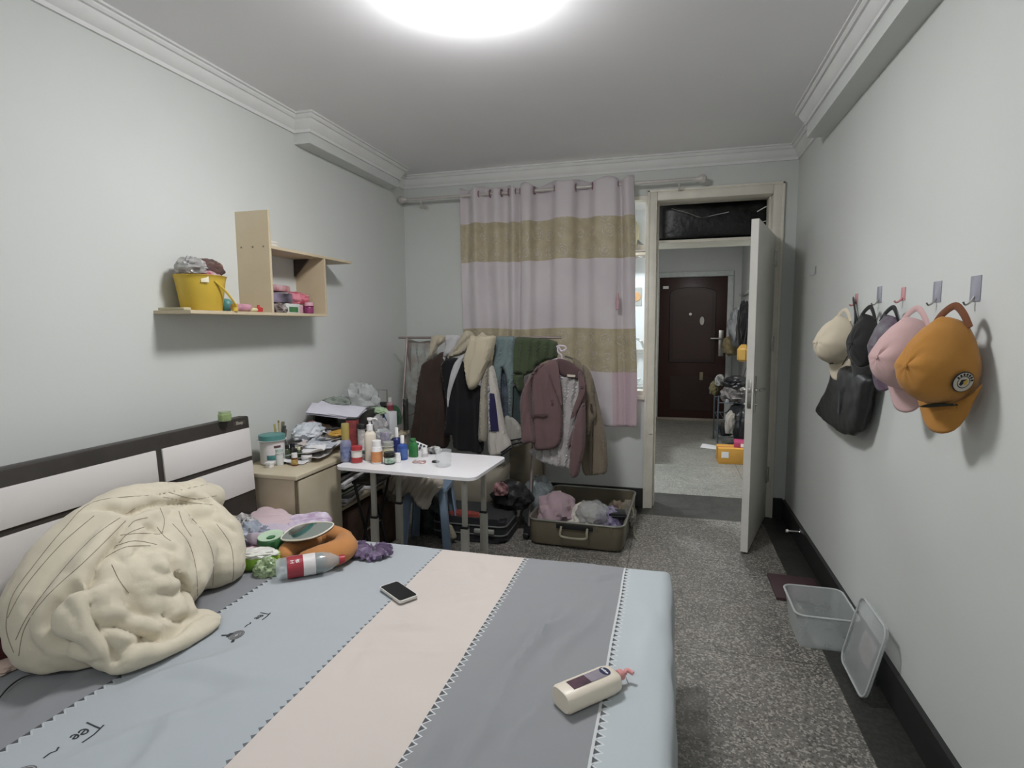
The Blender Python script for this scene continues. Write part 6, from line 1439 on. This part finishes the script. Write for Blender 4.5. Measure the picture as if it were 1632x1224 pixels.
eb('small_latch', (.10, -.066, .62), (.15, -.04, .74), mat('tan_latch', '8a7a62', .5))
eb('threshold', (-.54, -.10, 0), (.50, .02, .045), mat('pale_threshold', '9a9284', .4, .2), .004)
# loft board and the black wrapped bundle on it
t = thing('loft_board', 'pale board forming a small loft above the hallway side of the door', 'board', (.30, 4.98, 2.09))
bm = B(); box(bm, (-.46, -.21, 0), (.66, .16, .022), .003); link('board', bm, CASING, t, False)
for x in (-.44, .64): bm = B(); box(bm, (x - .02, -.2, -.03), (x + .02, .15, 0), .003); link('bracket', bm, CASING, t, False)
BPL = mat('glossy_black_film', '070708', .35, 0, .3, 6, .5, 8, .02, spec=.45)
bm = B(); box(bm, (-.14, 4.80, 2.116), (.94, 5.10, 2.69), .03, 3); bmesh.ops.subdivide_edges(bm, edges=bm.edges[:], cuts=6, use_grid_fill=True)
for v in bm.verts: v.co += Vector((.4 * nz(*v.co, 6), nz(v.co.y + 4, v.co.x, v.co.z, 5) + .6 * abs(nz(v.co.x, v.co.z, 3, 11)), .3 * nz(v.co.z, v.co.x, v.co.y, 6))) * .035
for v in bm.verts: v.co.z = min(max(v.co.z, 2.115), 2.692); v.co.y = max(v.co.y, 4.765); v.co.x = min(v.co.x, .985)
one('wrapped_bundle', 'big bundle wrapped in shiny black plastic filling the loft above the door', 'bundle', bm, BPL)
bm = B()
for q in ([(.62, 4.745, 2.40), (.68, 4.74, 2.44), (.76, 4.745, 2.47)], [(.62, 4.745, 2.29), (.70, 4.74, 2.33), (.78, 4.745, 2.34)], [(.62, 4.745, 2.20), (.70, 4.74, 2.22), (.80, 4.745, 2.225)]): tube(bm, smooth_path(q, 5), .004, 6)
one('cable', 'white cables running over the black bundle at its right end', 'cable', bm, WHITE)
bm = B(); tube(bm, smooth_path([(.0, 4.75, 2.35), (.12, 4.745, 2.31), (.22, 4.742, 2.27), (.33, 4.745, 2.285), (.42, 4.75, 2.30)], 5), .005, 6, flat=.5)
one('film_strip', 'shiny crinkled strip of clear film across the black bundle', 'film', bm, CHROME)
# coats and bags on the hall wall
HWX = .985
def hb_(name, label, cat, y, z, size, seed, m, **k): return one(name, label, cat, blob((HWX - size[0] / 2, y, z), size, seed, k.get('amp', .25), 2.2, 4, k.get('ridge', False), False), m)
t = thing('coat_hooks', 'row of wall hooks on the right-hand hallway wall', 'coat hooks', (1.0, 8.2, 1.86))
bm = B(); box(bm, (-.014, -.55, -.02), (-.001, .55, .02), .003); link('rail', bm, FRW, t)
for k in range(5): bm = B(); tube(bm, smooth_path([(-.014, -.44 + .22 * k, 0), (-.05, -.44 + .22 * k, -.02), (-.06, -.44 + .22 * k, .01)], 3), .005, 6); link('hook', bm, STEEL, t)
hb_('handbag', 'silver grey shiny bag hanging on the hallway wall', 'bag', 8.25, 1.42, (.22, .34, .50), 3, mat('silver_grey_film', 'a4a8ac', .3, 0, .2, 8, .5, 20, .01))
hb_('backpack', 'black backpack hanging on the hallway wall beside the silver bag', 'backpack', 7.80, 1.42, (.16, .30, .62), 6, fabric('black_canvas', '1d1d1e'))
hb_('tote', 'beige cloth bag hanging below the silver bag', 'bag', 8.55, 1.15, (.26, .24, .28), 8, fabric('beige_canvas', '9a8a66'))
bm = B(); prism(bm, [(-.11, -.10), (.09, -.10), (.11, .02), (.03, .11), (-.11, .06)], -.06, .06, Matrix.Translation((HWX - .10, 7.45, 1.10)) @ Matrix.Rotation(math.radians(70), 4, 'Z') @ Matrix.Rotation(PI / 2, 4, 'X')); bmesh.ops.bevel(bm, geom=bm.edges[:], offset=.02, segments=3, affect='EDGES'); one('shoulder_bag', 'mustard yellow shoulder bag hanging by long straps in the hallway', 'bag', bm, mat('mustard_leather', 'b48a36', .5, 0, .1, 6))
bm = B(); tube(bm, smooth_path([(HWX - .08, 7.40, 1.18), (HWX - .05, 7.44, 1.5), (HWX - .03, 7.55, 1.85), (HWX - .05, 7.60, 1.5), (HWX - .10, 7.52, 1.18)], 5), .005, 6); tube(bm, smooth_path([(HWX - .05, 7.40, 1.02), (HWX - .10, 7.42, .80), (HWX - .03, 7.44, .74)], 5), .004, 6); one('bag_strap', 'thin dark straps of the mustard shoulder bag', 'strap', bm, BLACKP)
# shoe rack with things
t = thing('shoe_rack', 'grey wire shoe rack loaded with bags beside the hallway wall', 'shoe rack', (.74, 7.30, 0))
bm = B()
for z in (.14, .34, .54):
    for k in range(6): tube(bm, [(-.16 + .06 * k, -.30, z), (-.16 + .06 * k, .30, z)], .004, 6)
    tube(bm, [(-.17, -.30, z), (.16, -.30, z)], .005, 6); tube(bm, [(-.17, .30, z), (.16, .30, z)], .005, 6)
link('shelf', bm, mat('grey_blue_wire', '59646c', .4, .4), t)
for x in (-.17, .16):
    for y in (-.30, .30): bm = B(); tube(bm, [(x, y, .001), (x, y, .62)], .009, 8); link('post', bm, mat('grey_blue_wire', '59646c'), t)
def rk(name, label, cat, x, y, z, size, seed, m, **k): return one(name, label, cat, blob((x, y, z), size, seed, k.get('amp', .25), 2.2, 4, k.get('ridge', False)), m)
rk('shopping_bag', 'crumpled grey plastic shopping bag on the middle of the shoe rack', 'bag', .75, 7.15, .546, (.26, .34, .19), 3, mat('grey_shiny_bag', '6f6a68', .3, 0, .25, 10, .6, 30, .01), ridge=True)
rk('handbag', 'black handbag lying on top of the pile on the shoe rack', 'handbag', .78, 7.15, .72, (.30, .34, .13), 5, mat('black_leather', '1c1c1e', .4, 0, .2, 8))
rk('paper_bag', 'white printed paper bag at the left end of the shoe rack top', 'bag', .60, 7.25, .72, (.12, .20, .13), 7, mat('white_black_print', 'bdbab2', .7, 0, 0, 14, c2='3a3a38'), amp=.15)
rk('beanie', 'olive brown cloth at the left of the shoe rack top', 'cloth', .55, 7.36, .60, (.12, .18, .16), 9, fabric('olive_brown_cloth', '5e5636'))
rk('boots', 'black boots on the lowest shelf of the shoe rack', 'boots', .66, 7.12, .146, (.16, .26, .14), 11, fabric('black_boot', '19191a'))
rk('jacket_bundle', 'black jacket bundled on the middle shelf of the shoe rack', 'jacket', .80, 7.10, .346, (.22, .34, .18), 13, fabric('black_bundle', '1e1e20'))
rk('shoe_bag', 'white shoe bag hanging at the front of the shoe rack', 'bag', .70, 6.93, .20, (.12, .10, .26), 15, fabric('white_shoe_bag', 'a09a90'))
rk('bin_bag', 'large black bag on the floor in front of the shoe rack', 'bag', .84, 6.72, .003, (.24, .26, .56), 17, mat('black_bin_bag', '18181a', .35, 0, .3, 9, .5, 30, .01))
t = carton('parcel', 'orange yellow cardboard parcel on the hallway floor', 'parcel', (.70, 6.35, 0), (.36, .24, .16), mat('orange_card', 'cf9434', .55, 0, .08, 8), 2, (('shipping_label', (-.85, -1.01, .40), (-.45, -1.0, .80), WHITE), ('red_tape', (-1.01, -.2, .2), (1.01, 0, 1.005), mat('red_tape', 'b05048', .5))))
carton('parcel', 'magenta pink parcel on top of the orange one', 'parcel', (.80, 6.40, .161), (.22, .20, .055), mat('magenta_card', 'b23a66', .5, 0, .08, 8), -6, (('shipping_label', (-.4, -1.02, .1), (.9, -1.0, .8), WHITE),))
one('paper_sheet', 'white sheet of paper lying on the hallway floor beside the parcels', 'paper', (lambda b: (prism(b, [(.38, 7.0), (.58, 6.92), (.62, 7.12), (.42, 7.24)], .001, .003), b)[1])(B()), PAPER, smooth=False)
# kitchen seen through the gap beside the curtain
t = thing('kitchen_counter', 'kitchen counter with black front seen through the window gap', 'counter', (-.75, 6.25, 0))
bm = B(); box(bm, (-.6, -.28, 0), (.50, .28, .78), .004); link('cabinet', bm, mat('black_cabinet', '26211f', .4), t)
bm = B(); box(bm, (-.6, -.30, .78), (.52, .29, .82), .006); link('worktop', bm, mat('grey_worktop', '9aa09e', .4), t)
t = thing('kitchen_shelf', 'narrow shelf under the kitchen ceiling seen in the window gap', 'shelf', (-.45, 6.42, 2.18)); bm = B(); box(bm, (-.35, -.13, 0), (.24, .12, .03), .003); link('board', bm, mat('beige_kitchen_shelf', 'a89a84', .5), t)
rk('sack', 'khaki cloth sack standing on the kitchen shelf in the window gap', 'sack', -.42, 6.40, 2.212, (.16, .18, .42), 5, fabric('khaki_sack', '8a8158'))
rk('pot', 'dark brown pot beside the khaki sack on the kitchen shelf', 'pot', -.30, 6.38, 2.212, (.13, .12, .08), 2, mat('dark_pot', '4a3d38', .4), amp=.05)
bm = B(); tube(bm, smooth_path([(-.36, 6.40, 2.36), (-.30, 6.38, 2.30), (-.24, 6.36, 2.26)], 4), .016, 8); one('pan_handle', 'black pan handle pointing right beside the khaki sack', 'pan', bm, BLACKP)
one('picture_card', 'small grey card with an orange picture on the kitchen wall', 'card', (lambda b: (box(b, (-.46, 6.542, 1.66), (-.30, 6.548, 1.86), .001), b)[1])(B()), mat('grey_card', 'a9aca6', .6), smooth=False)
bm = B(); lathe(bm, [(0, 0), (.05, 0), (.05, .003), (0, .003)], 20, M=Matrix.Translation((-.36, 6.540, 1.76)) @ Matrix.Rotation(PI / 2, 4, 'X')); link('orange_print', bm, mat('orange_print', 'd49a58', .6), bpy.data.objects['picture_card'])
bm = B(); tube(bm, smooth_path([(-.38, 6.50, 1.10), (-.38, 6.44, 1.28), (-.30, 6.36, 1.28), (-.26, 6.34, 1.20)], 5), .014, 10); tube(bm, [(-.46, 6.52, 1.16), (-.22, 6.52, 1.16)], .016, 10); one('tap', 'chrome kitchen tap on the white tiles in the window gap', 'tap', bm, CHROME)
bm = B(); lathe(bm, [(0, 0), (.05, 0), (.09, .07), (.086, .07), (.048, .006), (0, .006)], 24); o = one('glass_bowl', 'glass bowl upside on the kitchen worktop in the window gap', 'bowl', bm, mat('pale_glass', 'd3dcdc', .1, alpha=.55, spec=1.)); o.location = (-.36, 6.12, .8205)

# ================================================================ sub-parts: hang small pieces under the part they belong to
def under(tname, child, par):
    for t in [o for o in bpy.data.objects if o.parent is None and o.name.split('.')[0] == tname]:
        ps = [c for c in t.children if c.name.split('.')[0] == par]
        for c in list(t.children):
            if c.name.split('.')[0] == child and ps:
                bb = lambda o: sum((Vector(q) for q in o.bound_box), Vector()) / 8
                c.parent = min(ps, key=lambda p: (bb(p) - bb(c)).length)
for a_ in (('folding_table', 'leg_collar', 'leg'), ('baseball_cap', 'badge_ring', 'badge'), ('baseball_cap', 'badge_centre', 'badge'), ('baseball_cap', 'badge_figure', 'badge'), ('baseball_cap', 'badge_lettering', 'badge'),
           ('baseball_cap', 'button', 'crown'), ('lotion_bottle', 'badge_lettering', 'badge'), ('drink_bottle', 'sleeve_lettering', 'red_sleeve'), ('drink_bottle', 'ring', 'body'), ('door_1', 'door_handle', 'door_leaf'), ('door_1', 'lock_plate', 'door_leaf'), ('door_1', 'hinge', 'door_leaf'),
           ('window_1', 'pane', 'window_frame'), ('bed', 'lettering', 'badge_plate'), ('wipes_tub', 'label', 'body'), ('wipes_tub', 'teal_band', 'body'), ('wipes_tub', 'brown_plaque', 'body'), ('blister_pack', 'blister', 'card'),
           ('varsity_jacket', 'navy_panel', 'body'), ('varsity_jacket', 'checked_tape', 'body'), ('varsity_jacket', 'hem_stripe', 'body'), ('sweatshirt', 'hem_stripe', 'body'), ('blazer', 'pocket_flap', 'left_front'), ('blazer', 'brand_label', 'collar'), ('blazer', 'button', 'left_front'),
           ('trench_coat', 'sleeve_tab', 'sleeve'), ('trench_coat', 'front_flap', 'body'), ('wall_shelf', 'screw', 'upright_board'), ('bucket', 'price_sticker', 'body'), ('entrance_door', 'door_handle', 'door_slab'), ('entrance_door', 'lock_plate', 'door_slab'), ('entrance_door', 'raised_panel', 'door_slab'),
           ('entrance_door', 'peephole', 'door_slab'), ('entrance_door', 'oval_knocker', 'door_slab'), ('entrance_door', 'sticker', 'door_slab'), ('entrance_door', 'small_latch', 'door_slab'), ('coat_hooks', 'hook', 'rail'), ('tote_bag', 'print', 'bag_body'), ('clothes_rack', 'brace', 'leg'),
           ('bed_sheet', 'none', 'none')):
    under(*a_)
